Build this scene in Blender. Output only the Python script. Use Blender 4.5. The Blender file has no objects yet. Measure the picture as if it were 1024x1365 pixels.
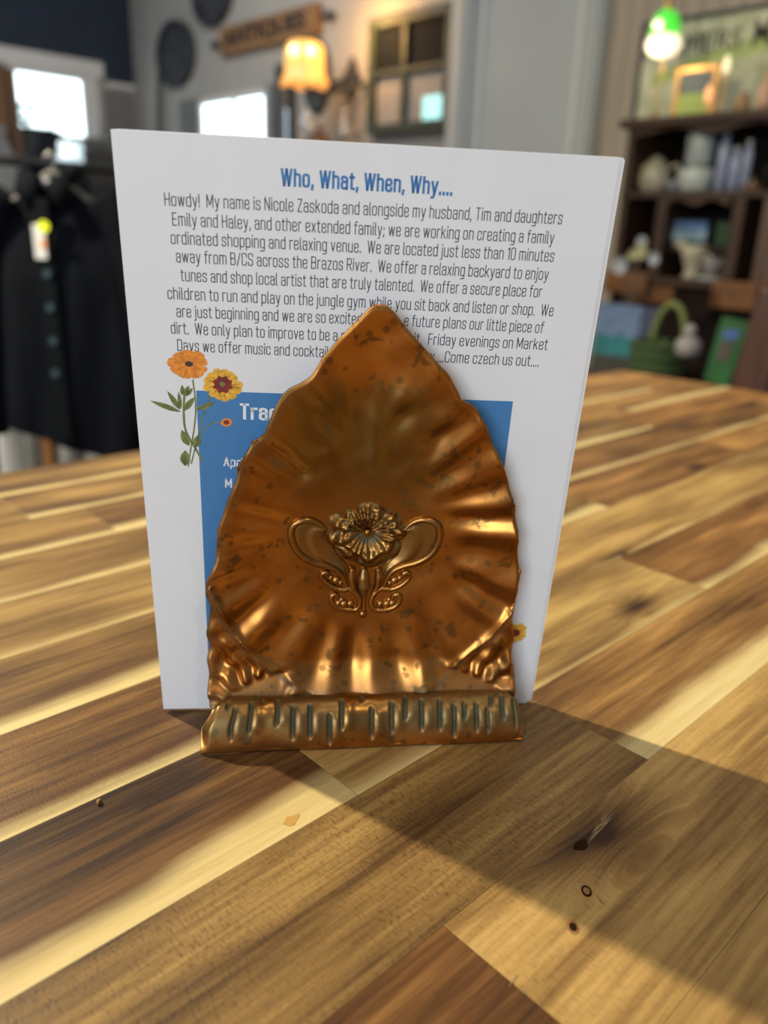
import bpy, bmesh, math, random
import numpy as np
from mathutils import Vector, Matrix
random.seed(7)
PI = math.pi
C = bpy.context.scene.collection
SC = bpy.context.scene
# ------------------------------------------------------------------ camera, world, light, exposure
F = 1054.72
CAM_H = 0.156
MR = np.array([[0.72671588, 0.205948, -0.65533918], [-0.68615369, 0.26320394, -0.67817166], [0.03281975, 0.94250152, 0.33258646]])
CO = np.array([0, 0, CAM_H])
cd = bpy.data.cameras.new('camera'); cam = bpy.data.objects.new('camera', cd); C.objects.link(cam)
m4 = Matrix([list(MR[i]) + [CO[i]] for i in range(3)] + [[0, 0, 0, 1]])
cam.matrix_world = m4
cd.sensor_fit = 'VERTICAL'; cd.sensor_height = 24; cd.sensor_width = 18; cd.lens = 24 * F / 1365
cd.clip_start = 0.01; cd.clip_end = 100
cd.dof.use_dof = True; cd.dof.focus_distance = 0.226; cd.dof.aperture_fstop = 5.6
SC.camera = cam
SC.view_settings.view_transform = 'Standard'; SC.view_settings.look = 'None'
SC.view_settings.exposure = 0.0; SC.view_settings.gamma = 1.0; SC.view_settings.use_curve_mapping = False
w = bpy.data.worlds.new('world'); SC.world = w; w.use_nodes = True
w.node_tree.nodes['Background'].inputs[0].default_value = (0.76, 0.85, 1.0, 1)
w.node_tree.nodes['Background'].inputs[1].default_value = 0.25
YAW = math.radians(44.019)
def cam2room(X, Y, Z):                       # X right of the camera, Y ahead of it, Z up from the table top
    return Vector((X * math.cos(YAW) + Y * math.sin(YAW), -X * math.sin(YAW) + Y * math.cos(YAW), Z))
def area(name, loc, target, size, power, col, shape='DISK', size_y=None):
    l = bpy.data.lights.new(name, 'AREA'); l.shape = shape; l.size = size
    if size_y: l.size_y = size_y
    l.energy = power; l.color = col
    o = bpy.data.objects.new(name, l); C.objects.link(o); o.location = loc
    o.rotation_euler = (Vector(target) - Vector(loc)).to_track_quat('-Z', 'Y').to_euler()
    return o
# track lamp up behind the card on the left: casts the long shadow band to the lower right
KD = Vector((-0.87 * math.cos(math.radians(37)), 0.50 * math.cos(math.radians(37)), math.sin(math.radians(37)))) * 2.3
area('track_lamp', cam2room(KD.x, KD.y + .2, KD.z), (.16, .17, 0), .06, 100, (1.0, .88, .62))
# shop front daylight behind the camera, and small ceiling lamps
area('shop_window_light', cam2room(-.8, -2.0, .62), (.15, .15, .05), 1.2, 34, (.78, .89, 1.0), 'RECTANGLE', 1.0)
for X, Y, Z, p in ((.55, -.7, 1.5, 4.5), (-.7, -1.0, 1.6, 4.5), (.1, .1, 1.9, 3), (1.3, .9, 1.8, 5)):
    area('ceiling_lamp', cam2room(X, Y, Z), (.15, .15, .03), .07, p, (1.0, .78, .48))
area('room_ceiling_light', (2.0, 4.5, 2.1), (3.0, 5.0, 0), 1.2, 34, (1.0, .96, .9))
area('room_ceiling_light', (2.2, 1.6, 2.1), (3.3, 1.7, .4), .8, 7, (1.0, .86, .66))

# ------------------------------------------------------------------ projection helpers
def ray(px, py): return MR @ np.array([(px - 512) / F, -(py - 682.5) / F, -1.0])
def P(px, py, ax, val):
    d = ray(px, py); return Vector(CO + d * (val - CO[ax]) / d[ax])
def PP(px, py, o, n):
    d = ray(px, py); t = np.dot(np.array(o) - CO, n) / np.dot(d, n); return Vector(CO + d * t)
def proj(v):
    c = (np.array(v) - CO) @ MR; return 512 + F * c[0] / -c[2], 682.5 - F * c[1] / -c[2]
def dist(px, py, t):                         # the point t metres along the optical axis
    return Vector(CO + ray(px, py) * t)

# ------------------------------------------------------------------ materials
def newmat(name):
    m = bpy.data.materials.new(name); m.use_nodes = True
    nt = m.node_tree; return m, nt, nt.nodes['Principled BSDF']
def N(nt, t, **k):
    n = nt.nodes.new(t)
    for a, b in k.items(): setattr(n, a, b)
    return n
def ramp(nt, stops, src=None, interp='LINEAR'):
    r = N(nt, 'ShaderNodeValToRGB'); cr = r.color_ramp; cr.interpolation = interp
    while len(cr.elements) < len(stops): cr.elements.new(.5)
    for e, (p, c) in zip(cr.elements, stops):
        e.position = p; e.color = (c, c, c, 1) if not hasattr(c, '__len__') else (*c, 1)
    if src is not None: nt.links.new(src, r.inputs[0])
    return r
def mth(nt, op, a, b=None, c=None, clamp=False):
    n = N(nt, 'ShaderNodeMath', operation=op, use_clamp=clamp)
    for i, v in enumerate((a, b, c)):
        if v is None: continue
        if isinstance(v, (int, float)): n.inputs[i].default_value = v
        else: nt.links.new(v, n.inputs[i])
    return n.outputs[0]
def mixc(nt, f, a, b, mode='MIX'):
    n = N(nt, 'ShaderNodeMix', data_type='RGBA', blend_type=mode)
    for i, v in ((0, f), (6, a), (7, b)):
        if isinstance(v, (int, float)): n.inputs[i].default_value = v
        elif isinstance(v, tuple): n.inputs[i].default_value = (*v, 1)
        else: nt.links.new(v, n.inputs[i])
    return n.outputs[2]
def noise(nt, vec, scale, detail=4, rough=.55, dist_=0):
    n = N(nt, 'ShaderNodeTexNoise'); n.inputs['Scale'].default_value = scale; n.inputs['Detail'].default_value = detail
    n.inputs['Roughness'].default_value = rough; n.inputs['Distortion'].default_value = dist_
    if vec is not None: nt.links.new(vec, n.inputs['Vector'])
    return n.outputs[0]
def mapping(nt, vec, scale, loc=(0, 0, 0)):
    n = N(nt, 'ShaderNodeMapping'); n.inputs['Scale'].default_value = scale; n.inputs['Location'].default_value = loc
    nt.links.new(vec, n.inputs[0]); return n.outputs[0]
def objco(nt): return N(nt, 'ShaderNodeTexCoord').outputs['Object']
def bump(nt, b, h, strength, distance):
    n = N(nt, 'ShaderNodeBump'); n.inputs['Strength'].default_value = strength; n.inputs['Distance'].default_value = distance
    nt.links.new(h, n.inputs['Height']); nt.links.new(n.outputs[0], b.inputs['Normal'])
_c = {}
def plain(name, col, rough=.6, metal=0, var=.12, scale=9, emit=None, estr=1, spec=.5, trans=0):
    if name in _c: return _c[name]
    m, nt, b = newmat(name)
    co = objco(nt); n = noise(nt, co, scale, 4)
    lo = tuple(c * (1 - var) for c in col); hi = tuple(min(1, c * (1 + var)) for c in col)
    r = ramp(nt, [(.3, lo), (.7, hi)], n)
    nt.links.new(r.outputs[0], b.inputs['Base Color'])
    b.inputs['Roughness'].default_value = rough; b.inputs['Metallic'].default_value = metal
    b.inputs['Specular IOR Level'].default_value = spec
    if trans: b.inputs['Transmission Weight'].default_value = trans
    if emit:
        b.inputs['Emission Color'].default_value = (*emit, 1); b.inputs['Emission Strength'].default_value = estr
    _c[name] = m; return m
def wood(name, dark, light, axis=2, scale=1, rough=.45):
    m, nt, b = newmat(name); co = objco(nt)
    s = [22 * scale] * 3; s[axis] = 1.6 * scale
    n = noise(nt, mapping(nt, co, s), 3, 5, .6, .4)
    r = ramp(nt, [(.3, dark), (.7, light)], n); nt.links.new(r.outputs[0], b.inputs['Base Color'])
    b.inputs['Roughness'].default_value = rough; return m

def plank_material():
    m, nt, b = newmat('acacia_wood'); L = nt.links
    def at(n, out='Fac'):
        a = N(nt, 'ShaderNodeAttribute', attribute_type='OBJECT'); a.attribute_name = n; return a.outputs[out]
    tone, sap, seed, rough_cut = at('tone'), at('sap'), at('seed'), at('sawn')
    kn = at('knot', 'Vector'); hue = at('hue')
    co = objco(nt); sx = N(nt, 'ShaderNodeSeparateXYZ'); L.new(co, sx.inputs[0]); x, y = sx.outputs[0], sx.outputs[1]
    # knots bend the figure around them
    ks = N(nt, 'ShaderNodeSeparateXYZ'); L.new(kn, ks.inputs[0])
    dx = mth(nt, 'SUBTRACT', x, ks.outputs[0]); dy = mth(nt, 'SUBTRACT', y, ks.outputs[1])
    dx2 = mth(nt, 'MULTIPLY', dx, .40)
    dd = mth(nt, 'SQRT', mth(nt, 'ADD', mth(nt, 'MULTIPLY', dx2, dx2), mth(nt, 'MULTIPLY', dy, dy)))
    kr = ks.outputs[2]
    kf = mth(nt, 'DIVIDE', mth(nt, 'SUBTRACT', kr, dd), mth(nt, 'ADD', kr, .00001), clamp=True)     # 1 at the knot, 0 outside its radius
    yb = mth(nt, 'ADD', y, mth(nt, 'MULTIPLY', mth(nt, 'MULTIPLY', dy, kf), 1.6))
    cv = N(nt, 'ShaderNodeCombineXYZ'); L.new(x, cv.inputs[0]); L.new(yb, cv.inputs[1]); L.new(seed, cv.inputs[2])
    v = cv.outputs[0]
    n1 = noise(nt, mapping(nt, v, (7, 55, 1)), 1, 3, .5, .35)          # broad streaks
    n2 = noise(nt, mapping(nt, v, (22, 420, 1)), 1, 4, .65)            # fine grain
    n3 = noise(nt, mapping(nt, v, (60, 2600, 1)), 1, 2, .6)            # pores
    n4 = noise(nt, mapping(nt, v, (12, 24, 1)), 1, 2, .5, .2)            # slow drift along the board
    f = mth(nt, 'ADD', mth(nt, 'MULTIPLY', mth(nt, 'SUBTRACT', n1, .5), 1.15), tone)
    f = mth(nt, 'ADD', f, mth(nt, 'MULTIPLY', mth(nt, 'SUBTRACT', n2, .5), .75))
    f = mth(nt, 'ADD', f, mth(nt, 'MULTIPLY', mth(nt, 'SUBTRACT', n4, .5), .35))
    f = mth(nt, 'SUBTRACT', f, mth(nt, 'MULTIPLY', mth(nt, 'POWER', kf, 1.6), .75))
    heart = ramp(nt, [(0, (.024, .012, .006)), (.22, (.080, .043, .016)), (.5, (.195, .117, .040)), (.78, (.37, .245, .085)), (1, (.48, .34, .13))], f)
    wob = noise(nt, mapping(nt, v, (9, 3, 1)), 1, 3, .5)
    wob2 = noise(nt, mapping(nt, v, (25, 300, 1)), 1, 3, .6)
    edge = mth(nt, 'ADD', mth(nt, 'SUBTRACT', sap, y), mth(nt, 'MULTIPLY', mth(nt, 'SUBTRACT', wob, .5), .018))
    edge = mth(nt, 'ADD', edge, mth(nt, 'MULTIPLY', mth(nt, 'SUBTRACT', wob2, .5), .003))
    edge = mth(nt, 'MULTIPLY', edge, 130, clamp=True)
    # the dark line heartwood often shows right against the sapwood
    rim = mth(nt, 'MULTIPLY', mth(nt, 'SUBTRACT', 1.0, edge), mth(nt, 'MULTIPLY', mth(nt, 'ADD', mth(nt, 'SUBTRACT', sap, y), .012), 75, clamp=True))
    sapc = ramp(nt, [(.25, (.40, .29, .12)), (.6, (.57, .46, .22)), (.85, (.66, .57, .31))], mth(nt, 'ADD', mth(nt, 'MULTIPLY', n2, .5), mth(nt, 'MULTIPLY', n1, .5)))
    hc = mixc(nt, mth(nt, 'MULTIPLY', rim, .45), heart.outputs[0], (.07, .033, .016))
    hh = mixc(nt, hue, hc, mixc(nt, 1.0, hc, (1.25, .88, .72), 'MULTIPLY'))
    col = mixc(nt, edge, hh, sapc.outputs[0])
    # saw marks: short dark ticks across the grain
    sm = noise(nt, mapping(nt, v, (1300, 420, 1)), 1, 3, .65)
    sm2 = noise(nt, mapping(nt, v, (30, 40, 1)), 1, 2)
    smk = mth(nt, 'MULTIPLY', mth(nt, 'MULTIPLY', mth(nt, 'SUBTRACT', sm, .49), 5, clamp=True), mth(nt, 'MULTIPLY', mth(nt, 'MULTIPLY', sm2, 1.5, clamp=True), rough_cut))
    smk = mth(nt, 'MULTIPLY', smk, mth(nt, 'SUBTRACT', 1.0, mth(nt, 'MULTIPLY', edge, .85)))
    col = mixc(nt, smk, col, mixc(nt, 1.0, col, (.50, .44, .36), 'MULTIPLY'))
    por = mth(nt, 'MULTIPLY', mth(nt, 'SUBTRACT', n3, .56), 4, clamp=True)
    col = mixc(nt, mth(nt, 'MULTIPLY', por, .30), col, mixc(nt, 1.0, col, (.45, .38, .32), 'MULTIPLY'))
    kc = mth(nt, 'MULTIPLY', mth(nt, 'SUBTRACT', kf, .80), 7, clamp=True)
    col = mixc(nt, kc, col, (.035, .014, .006))
    L.new(col, b.inputs['Base Color'])
    b.inputs['Roughness'].default_value = .46
    b.inputs['Specular IOR Level'].default_value = .22
    hgt = mth(nt, 'SUBTRACT', mth(nt, 'MULTIPLY', n3, -.4), mth(nt, 'MULTIPLY', smk, .5))
    bump(nt, b, hgt, .35, .00025)
    return m

def copper_material():
    m, nt, b = newmat('aged_copper'); L = nt.links
    co = objco(nt)
    n1 = noise(nt, co, 45, 5, .6, .3); n2 = noise(nt, co, 300, 4, .6); n3 = noise(nt, co, 16, 3, .5, .5)
    base = ramp(nt, [(.24, (.15, .060, .018)), (.5, (.46, .190, .044)), (.78, (.70, .33, .080))], mth(nt, 'ADD', mth(nt, 'MULTIPLY', n1, .6), mth(nt, 'MULTIPLY', n3, .4)))
    # tarnish blots
    blot = noise(nt, mapping(nt, co, (190, 190, 190)), 1, 3, .55, .3)
    clus = noise(nt, co, 28, 2)
    bm = mth(nt, 'MULTIPLY', mth(nt, 'SUBTRACT', mth(nt, 'ADD', blot, mth(nt, 'MULTIPLY', clus, .30)), .755), 16, clamp=True)
    vor = N(nt, 'ShaderNodeTexVoronoi'); vor.inputs['Scale'].default_value = 240; L.new(co, vor.inputs['Vector'])
    vs = mth(nt, 'MULTIPLY', mth(nt, 'SUBTRACT', .30, vor.outputs['Distance']), 12, clamp=True)
    vc = N(nt, 'ShaderNodeSeparateXYZ'); L.new(vor.outputs['Color'], vc.inputs[0])
    vs = mth(nt, 'MULTIPLY', vs, mth(nt, 'GREATER_THAN', mth(nt, 'ADD', vc.outputs[0], mth(nt, 'MULTIPLY', clus, .8)), 1.02))
    spot = mth(nt, 'MAXIMUM', mth(nt, 'MULTIPLY', bm, .75), mth(nt, 'MULTIPLY', vs, .6))
    pa = N(nt, 'ShaderNodeAttribute', attribute_type='GEOMETRY'); pa.attribute_name = 'patina'
    olive = N(nt, 'ShaderNodeAttribute', attribute_type='GEOMETRY'); olive.attribute_name = 'olive'
    col = mixc(nt, mth(nt, 'MULTIPLY', spot, .9), base.outputs[0], (.085, .050, .018))
    col = mixc(nt, mth(nt, 'MULTIPLY', olive.outputs['Fac'], mth(nt, 'ADD', .35, n1), clamp=True), col, (.215, .145, .050))
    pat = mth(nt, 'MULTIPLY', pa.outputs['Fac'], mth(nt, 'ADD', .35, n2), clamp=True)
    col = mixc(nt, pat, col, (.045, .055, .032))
    L.new(col, b.inputs['Base Color'])
    L.new(mth(nt, 'SUBTRACT', 1.0, mth(nt, 'MULTIPLY', pat, .8)), b.inputs['Metallic'])
    r = mth(nt, 'ADD', mth(nt, 'MULTIPLY', n1, .16), .225); r = mth(nt, 'ADD', r, mth(nt, 'MULTIPLY', spot, .15)); r = mth(nt, 'ADD', r, mth(nt, 'MULTIPLY', pat, .3))
    L.new(r, b.inputs['Roughness'])
    scr = noise(nt, mapping(nt, co, (60, 60, 2600)), 1, 2, .5)
    bump(nt, b, mth(nt, 'ADD', mth(nt, 'MULTIPLY', n2, .5), mth(nt, 'MULTIPLY', scr, .12)), .25, .00018)
    return m

# ------------------------------------------------------------------ object helpers
def setp(o, label=None, cat=None, group=None, kind=None):
    if label: o['label'] = label
    if cat: o['category'] = cat
    if group: o['group'] = group
    if kind: o['kind'] = kind
    return o
def worldloc(o):
    v = Vector((0, 0, 0))
    while o is not None: v += o.location; o = o.parent
    return v
def thing(name, label, cat, loc, group=None):
    o = bpy.data.objects.new(name, None); C.objects.link(o); o.location = loc; o.empty_display_size = .05
    return setp(o, label, cat, group)
class MB:
    def __init__(s): s.v = []; s.f = []
    def add(s, vs, fs):
        k = len(s.v); s.v += [Vector(v) for v in vs]; s.f += [[i + k for i in f] for f in fs]; return s
    def box(s, a, b):
        x0, x1 = sorted((a[0], b[0])); y0, y1 = sorted((a[1], b[1])); z0, z1 = sorted((a[2], b[2]))
        v = [(x, y, z) for z in (z0, z1) for x, y in ((x0, y0), (x1, y0), (x1, y1), (x0, y1))]
        return s.add(v, [(3, 2, 1, 0), (4, 5, 6, 7), (0, 1, 5, 4), (1, 2, 6, 5), (2, 3, 7, 6), (3, 0, 4, 7)])
    def obox(s, c, ax, ay, az, hx, hy, hz):      # oriented box
        c = Vector(c); v = []
        for z in (-1, 1):
            for x, y in ((-1, -1), (1, -1), (1, 1), (-1, 1)): v.append(c + ax * hx * x + ay * hy * y + az * hz * z)
        return s.add(v, [(3, 2, 1, 0), (4, 5, 6, 7), (0, 1, 5, 4), (1, 2, 6, 5), (2, 3, 7, 6), (3, 0, 4, 7)])
    def tube(s, pts, rad, seg=12, flat=None, caps=True):
        pts = [Vector(p) for p in pts]; n = len(pts)
        rads = rad if hasattr(rad, '__len__') else [rad] * n
        vs = []; prev = None
        for i, p in enumerate(pts):
            t = (pts[min(i + 1, n - 1)] - pts[max(i - 1, 0)])
            t = t.normalized() if t.length > 1e-12 else Vector((0, 0, 1))
            if flat is not None: a = t.cross(flat).normalized(); b_ = a.cross(t).normalized()
            else:
                if prev is None: ref = Vector((0, 0, 1)) if abs(t.z) < .9 else Vector((1, 0, 0)); a = t.cross(ref).normalized()
                else: a = (prev - t * prev.dot(t)).normalized()
                b_ = t.cross(a).normalized(); prev = a
            for k in range(seg):
                an = 2 * PI * k / seg; vs.append(p + (a * math.cos(an) + b_ * math.sin(an)) * rads[i])
        fs = [(i * seg + k, i * seg + (k + 1) % seg, (i + 1) * seg + (k + 1) % seg, (i + 1) * seg + k) for i in range(n - 1) for k in range(seg)]
        if caps: fs += [tuple(range(seg))[::-1], tuple((n - 1) * seg + k for k in range(seg))]
        return s.add(vs, fs)
    def lathe(s, c, prof, seg=28, ax=Vector((0, 0, 1)), sq=1):
        c = Vector(c); ax = Vector(ax).normalized(); a = ax.orthogonal().normalized(); b_ = ax.cross(a)
        vs = []; n = len(prof)
        for r, h in prof:
            for k in range(seg):
                an = 2 * PI * k / seg; vs.append(c + ax * h + (a * math.cos(an) + b_ * math.sin(an) * sq) * max(r, 1e-5))
        fs = [(i * seg + k, i * seg + (k + 1) % seg, (i + 1) * seg + (k + 1) % seg, (i + 1) * seg + k) for i in range(n - 1) for k in range(seg)]
        fs += [tuple(range(seg))[::-1], tuple((n - 1) * seg + k for k in range(seg))]
        return s.add(vs, fs)
    def prism(s, poly, d):                     # poly: 3D loop, extruded by vector d
        poly = [Vector(p) for p in poly]; n = len(poly); d = Vector(d)
        vs = poly + [p + d for p in poly]
        return s.add(vs, [tuple(range(n))[::-1], tuple(range(n, 2 * n))] + [(i, (i + 1) % n, n + (i + 1) % n, n + i) for i in range(n)])
    def build(s, name, mat, parent=None, smooth=False, bevel=0, at=None, **pr):
        me = bpy.data.meshes.new(name)
        org = worldloc(parent) if parent else Vector((0, 0, 0))
        loc = Vector((0, 0, 0))
        if at is not None: loc = Vector(at) - org
        elif not parent and s.v:
            lo = [min(v[i] for v in s.v) for i in range(3)]; hi = [max(v[i] for v in s.v) for i in range(3)]
            loc = Vector(((lo[0] + hi[0]) / 2, (lo[1] + hi[1]) / 2, lo[2]))
        off = org + loc
        me.from_pydata([tuple(v - off) for v in s.v], [], s.f); me.materials.append(mat)
        o = bpy.data.objects.new(name, me); C.objects.link(o); o.location = loc
        if parent: o.parent = parent
        bm = bmesh.new(); bm.from_mesh(me); bmesh.ops.recalc_face_normals(bm, faces=bm.faces); bm.to_mesh(me); bm.free()
        if smooth:
            me.shade_smooth()
            if smooth != 'all': me.set_sharp_from_angle(angle=math.radians(40))
        if bevel:
            bv = o.modifiers.new('bevel', 'BEVEL'); bv.width = bevel; bv.segments = 2; bv.limit_method = 'ANGLE'
        for k, v_ in pr.items():
            if v_ is not None: o[{'cat': 'category'}.get(k, k)] = v_
        return o
def catmull(pts, sub=8, closed=False):
    pts = [Vector(p) for p in pts]; n = len(pts); out = []
    for i in range(n if closed else n - 1):
        g = (lambda k: pts[k % n]) if closed else (lambda k: pts[max(0, min(n - 1, k))])
        p0, p1, p2, p3 = g(i - 1), g(i), g(i + 1), g(i + 2)
        for j in range(sub):
            t = j / sub
            out.append(.5 * ((2 * p1) + (p2 - p0) * t + (2 * p0 - 5 * p1 + 4 * p2 - p3) * t * t + (3 * p1 - p0 - 3 * p2 + p3) * t ** 3))
    if not closed: out.append(pts[-1])
    return out
FLOOR = -.92
WA = 3.7                                       # the long back wall, a plane x = WA
WB = 7.12                                      # the wall with the dark blue top, a plane y = WB

# ------------------------------------------------------------------ the setting
m_wall = plain('warm_grey_paint', (.36, .345, .315), .85, var=.06, scale=2)
m_pale = plain('pale_grey_green_paint', (.45, .48, .465), .7, var=.03, scale=3)
m_white = plain('white_trim_paint', (.62, .62, .60), .6, var=.04)
m_navy = plain('navy_paint', (.012, .022, .042), .8, var=.15, scale=3)
m_floor = wood('floor_boards', (.10, .07, .045), (.2, .145, .1), 0, .4)
MB().box((-2.5, -2.5, FLOOR - .05), (WA + .1, WB + .1, FLOOR)).build('floor', m_floor, kind='structure')
MB().box((WA, -2.5, FLOOR), (WA + .1, WB + .1, 2.3)).build('wall_right', m_wall, kind='structure')
MB().box((-2.5, WB, FLOOR), (WA, WB + .1, 2.3)).build('wall_left', m_wall, kind='structure')
# dark blue upper part of the left wall
MB().box((-2.5, WB - .02, 1.42), (WA - .02, WB, 2.3)).box((3.42, WB - .02, 1.29), (WA - .02, WB, 1.42)).build('trim_1', m_navy, kind='structure')
MB().box((-2.5, WB - .05, 1.30), (3.39, WB - .0001, 1.415)).build('trim_2', m_white, kind='structure')
MB().box((3.42, WB - .03, 1.245), (WA - .02, WB - .0001, 1.285)).build('trim_3', m_white, kind='structure')
m_day = plain('daylit_window_glass', (.8, .9, .95), .3, emit=(.80, .96, 1.0), estr=3.2)
m_grn = plain('outdoor_foliage_seen_through_glass', (.25, .35, .33), .8, emit=(.55, .75, .75), estr=.45)
# window in the left wall
a0, a1, z0, z1 = 2.66, 3.24, .62, 1.255
win = MB().box((a0, WB - .012, z0), (a1, WB - .004, z1)).build('window_1', m_day, kind='structure')
f = MB()
for bx in (((a0 - .05, z0 - .05), (a0, z1 + .05)), ((a1, z0 - .05), (a1 + .09, z1 + .05)), ((a0, z1), (a1, z1 + .04)), ((a0, z0 - .05), (a1, z0))):
    f.box((bx[0][0], WB - .045, bx[0][1]), (bx[1][0], WB - .0006, bx[1][1]))
f.build('window_frame', m_white, win)
MB().box((a1 - .045, WB - .04, z0), (a1, WB - .013, z1)).build('sash_bar', m_white, win)
MB().box((a0, WB - .06, z0 - .08), (a1 + .1, WB - .046, z0 - .05)).build('window_sill', m_white, win)
# window in the right wall
q0, q1 = P(270, 135, 0, WA), P(359, 130, 0, WA)
wy0, wy1, wz1, wz0 = q1.y, q0.y, 1.08, .55
win2 = thing('window_2', None, None, (WA, wy0, wz0)); win2['kind'] = 'structure'
mid = (wy0 * .54 + wy1 * .46)
for y0_, y1_ in ((wy0 + .03, mid - .02), (mid + .02, wy1 - .03)):
    MB().box((WA - .012, y0_, wz0), (WA - .004, y1_, wz1 - .03)).build('pane', m_day, win2)
f = MB()
for y0_, y1_, za, zb in ((wy0 - .02, wy0 + .03, wz0, wz1), (wy1 - .03, wy1 + .02, wz0, wz1), (mid - .02, mid + .02, wz0, wz1 - .03), (wy0 + .03, wy1 - .03, wz1 - .03, wz1 + .01)):
    f.box((WA - .03, y0_, za), (WA - .001, y1_, zb))
f.build('window_frame', m_white, win2)
f = MB()
for k in range(5): f.box((WA - .05, wy1 + .05 + k * .05, wz0), (WA - .03, wy1 + .085 + k * .05, wz1 + .02))
f.build('shutter', plain('grey_shutter_paint', (.16, .17, .17), .7), win2)
f = MB(); f.box((WA - .05, wy0 - .22, wz0), (WA - .001, wy0 - .03, wz1 + .03)); f.build('shutter', plain('grey_shutter_paint', (.16, .17, .17), .7), win2)
# pale door panel with white casing
yl, yr = P(640, 60, 0, WA).y, P(792, 60, 0, WA).y
door = MB().box((WA - .05, yr, FLOOR), (WA - .0005, yl, 2.28)).build('door_1', m_pale, kind='structure')
for a_, b_ in ((yl + .001, P(612, 60, 0, WA).y), (P(812, 60, 0, WA).y, yr - .001)):
    g = MB(); g.box((WA - .07, a_, FLOOR), (WA - .001, b_, 2.28)); g.box((WA - .085, a_ * .7 + b_ * .3, FLOOR), (WA - .071, a_ * .45 + b_ * .55, 2.28))
    g.build('casing', m_pale, door)
MB().box((WA - .058, yl - .07, FLOOR), (WA - .051, yl - .05, 2.28)).build('bead', m_white, door)
MB().box((WA - .058, yr + .03, FLOOR), (WA - .051, yr + .06, 2.28)).build('bead', m_white, door)
# boards of the beige wall right of the door
m_beige = wood('beige_board_paint', (.36, .30, .22), (.46, .39, .30), 2, .6, .8)
bw = MB().box((WA - .012, -2.5, FLOOR), (WA - .0005, P(813, 60, 0, WA).y - .002, 2.28)).build('trim_4', m_beige, kind='structure')
yy = P(813, 60, 0, WA).y - .01
for k in range(14):
    MB().box((WA - .022, yy - .085, FLOOR), (WA - .013, yy - .004, 2.27)).build('board', m_beige, bw); yy -= .09
MB().box((WA - .03, .2, 1.98), (WA - .023, 2.0, 2.2)).build('rail', plain('pale_board', (.5, .46, .38), .8), bw)

# ------------------------------------------------------------------ the table of acacia staves
V0, DV = .09284, .04836
T_A0, T_A1, T_B1 = -.9, .926, V0 + 9 * DV
ROW0 = -10
T_B0 = V0 + ROW0 * DV
table = thing('butcher_block_table', 'wide acacia butcher block table of light and dark staves in the foreground', 'table', ((T_A0 + T_A1) / 2, (T_B0 + T_B1) / 2, FLOOR))
pm = plank_material()
m_core = plain('table_core', (.09, .05, .025), .7)
MB().box((T_A0 + .002, T_B0 + .002, -.040), (T_A1 - .002, T_B1 - .002, -.0375)).build('underlay', m_core, table)
for sx in (T_A0 + .08, T_A1 - .17):
    for sy in (T_B0 + .08, T_B1 - .17):
        MB().box((sx, sy, FLOOR), (sx + .09, sy + .09, -.04)).build('leg', m_core, table, bevel=.004)
MB().box((T_A0 + .1, T_B0 + .09, -.13), (T_A1 - .1, T_B0 + .12, -.0405)).box((T_A0 + .1, T_B1 - .12, -.13), (T_A1 - .1, T_B1 - .09, -.0405)).build('apron', m_core, table)
# per row: list of joints along the grain, then one entry per board: tone, sapwood width, sawn, knot(x,y from the board's near left corner in room metres, radius), hue
rowspec = {
 -2: ([-.25, .30], [(.55, .0, .2, None, .2), (.66, .004, .15, None, .1), (.5, .008, .1, None, .2)]),
 -1: ([-.35, .1143, .47], [(.5, 0, .1, None, .2), (.24, 0, .15, None, .6), (.64, 0, .55, (.1703, .083, .0145), .12), (.45, .01, .1, None, .3)]),
 0: ([-.42, .2111, .60], [(.5, .008, .4, None, .1), (.46, 0, 1.0, None, .05), (.42, .0155, .35, None, .35), (.5, .01, .1, None, .4)]),
 1: ([-.30, .1298, .3547, .80], [(.5, .01, .2, None, .2), (.25, .0165, .25, None, .35), (.66, .006, .15, (.3103, .1534, .010), .05), (.40, .010, .1, None, .6), (.55, .01, .1, None, .5)]),
 2: ([-.22, .235, .70], [(.5, .01, .2, None, .2), (.27, .010, .6, (.045, .163, .006), .4), (.68, .002, .1, (.362, .1905, .010), .1), (.55, .010, .1, None, .5)]),
 3: ([-.33, .4243, .6399], [(.5, .01, .2, None, .2), (.36, .017, .25, None, .15), (.42, .003, .1, (.5612, .2476, .008), .5), (.62, .006, .1, None, .5)]),
 4: ([-.15, .30, .86], [(.5, .01, .2, None, .2), (.50, .003, .1, None, .05), (.36, .011, .1, None, .5), (.5, .006, .1, None, .5)]),
 5: ([-.28, .33, .6563], [(.4, .01, .2, None, .2), (.42, .009, .1, None, .1), (.45, .015, .1, None, .25), (.5, .0, .1, None, .7)]),
 6: ([-.2, .1733, .50, .7036], [(.5, .01, .2, None, .2), (.46, .012, .1, None, .15), (.34, .020, .1, None, .3), (.55, .0, .1, None, .5), (.5, .019, .1, None, .5)]),
 7: ([-.3, .1446, .45, .833], [(.5, .01, .2, None, .2), (.47, 0, .1, None, .1), (.45, .015, .1, None, .1), (.5, .018, .1, None, .5), (.5, .0, .1, None, .6)]),
 8: ([-.1, .35, .75], [(.5, .01, .2, None, .2), (.42, .014, .1, None, .1), (.5, .012, .1, None, .3), (.55, .0, .1, None, .6)]),
}
rr = random.Random(3)
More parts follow.
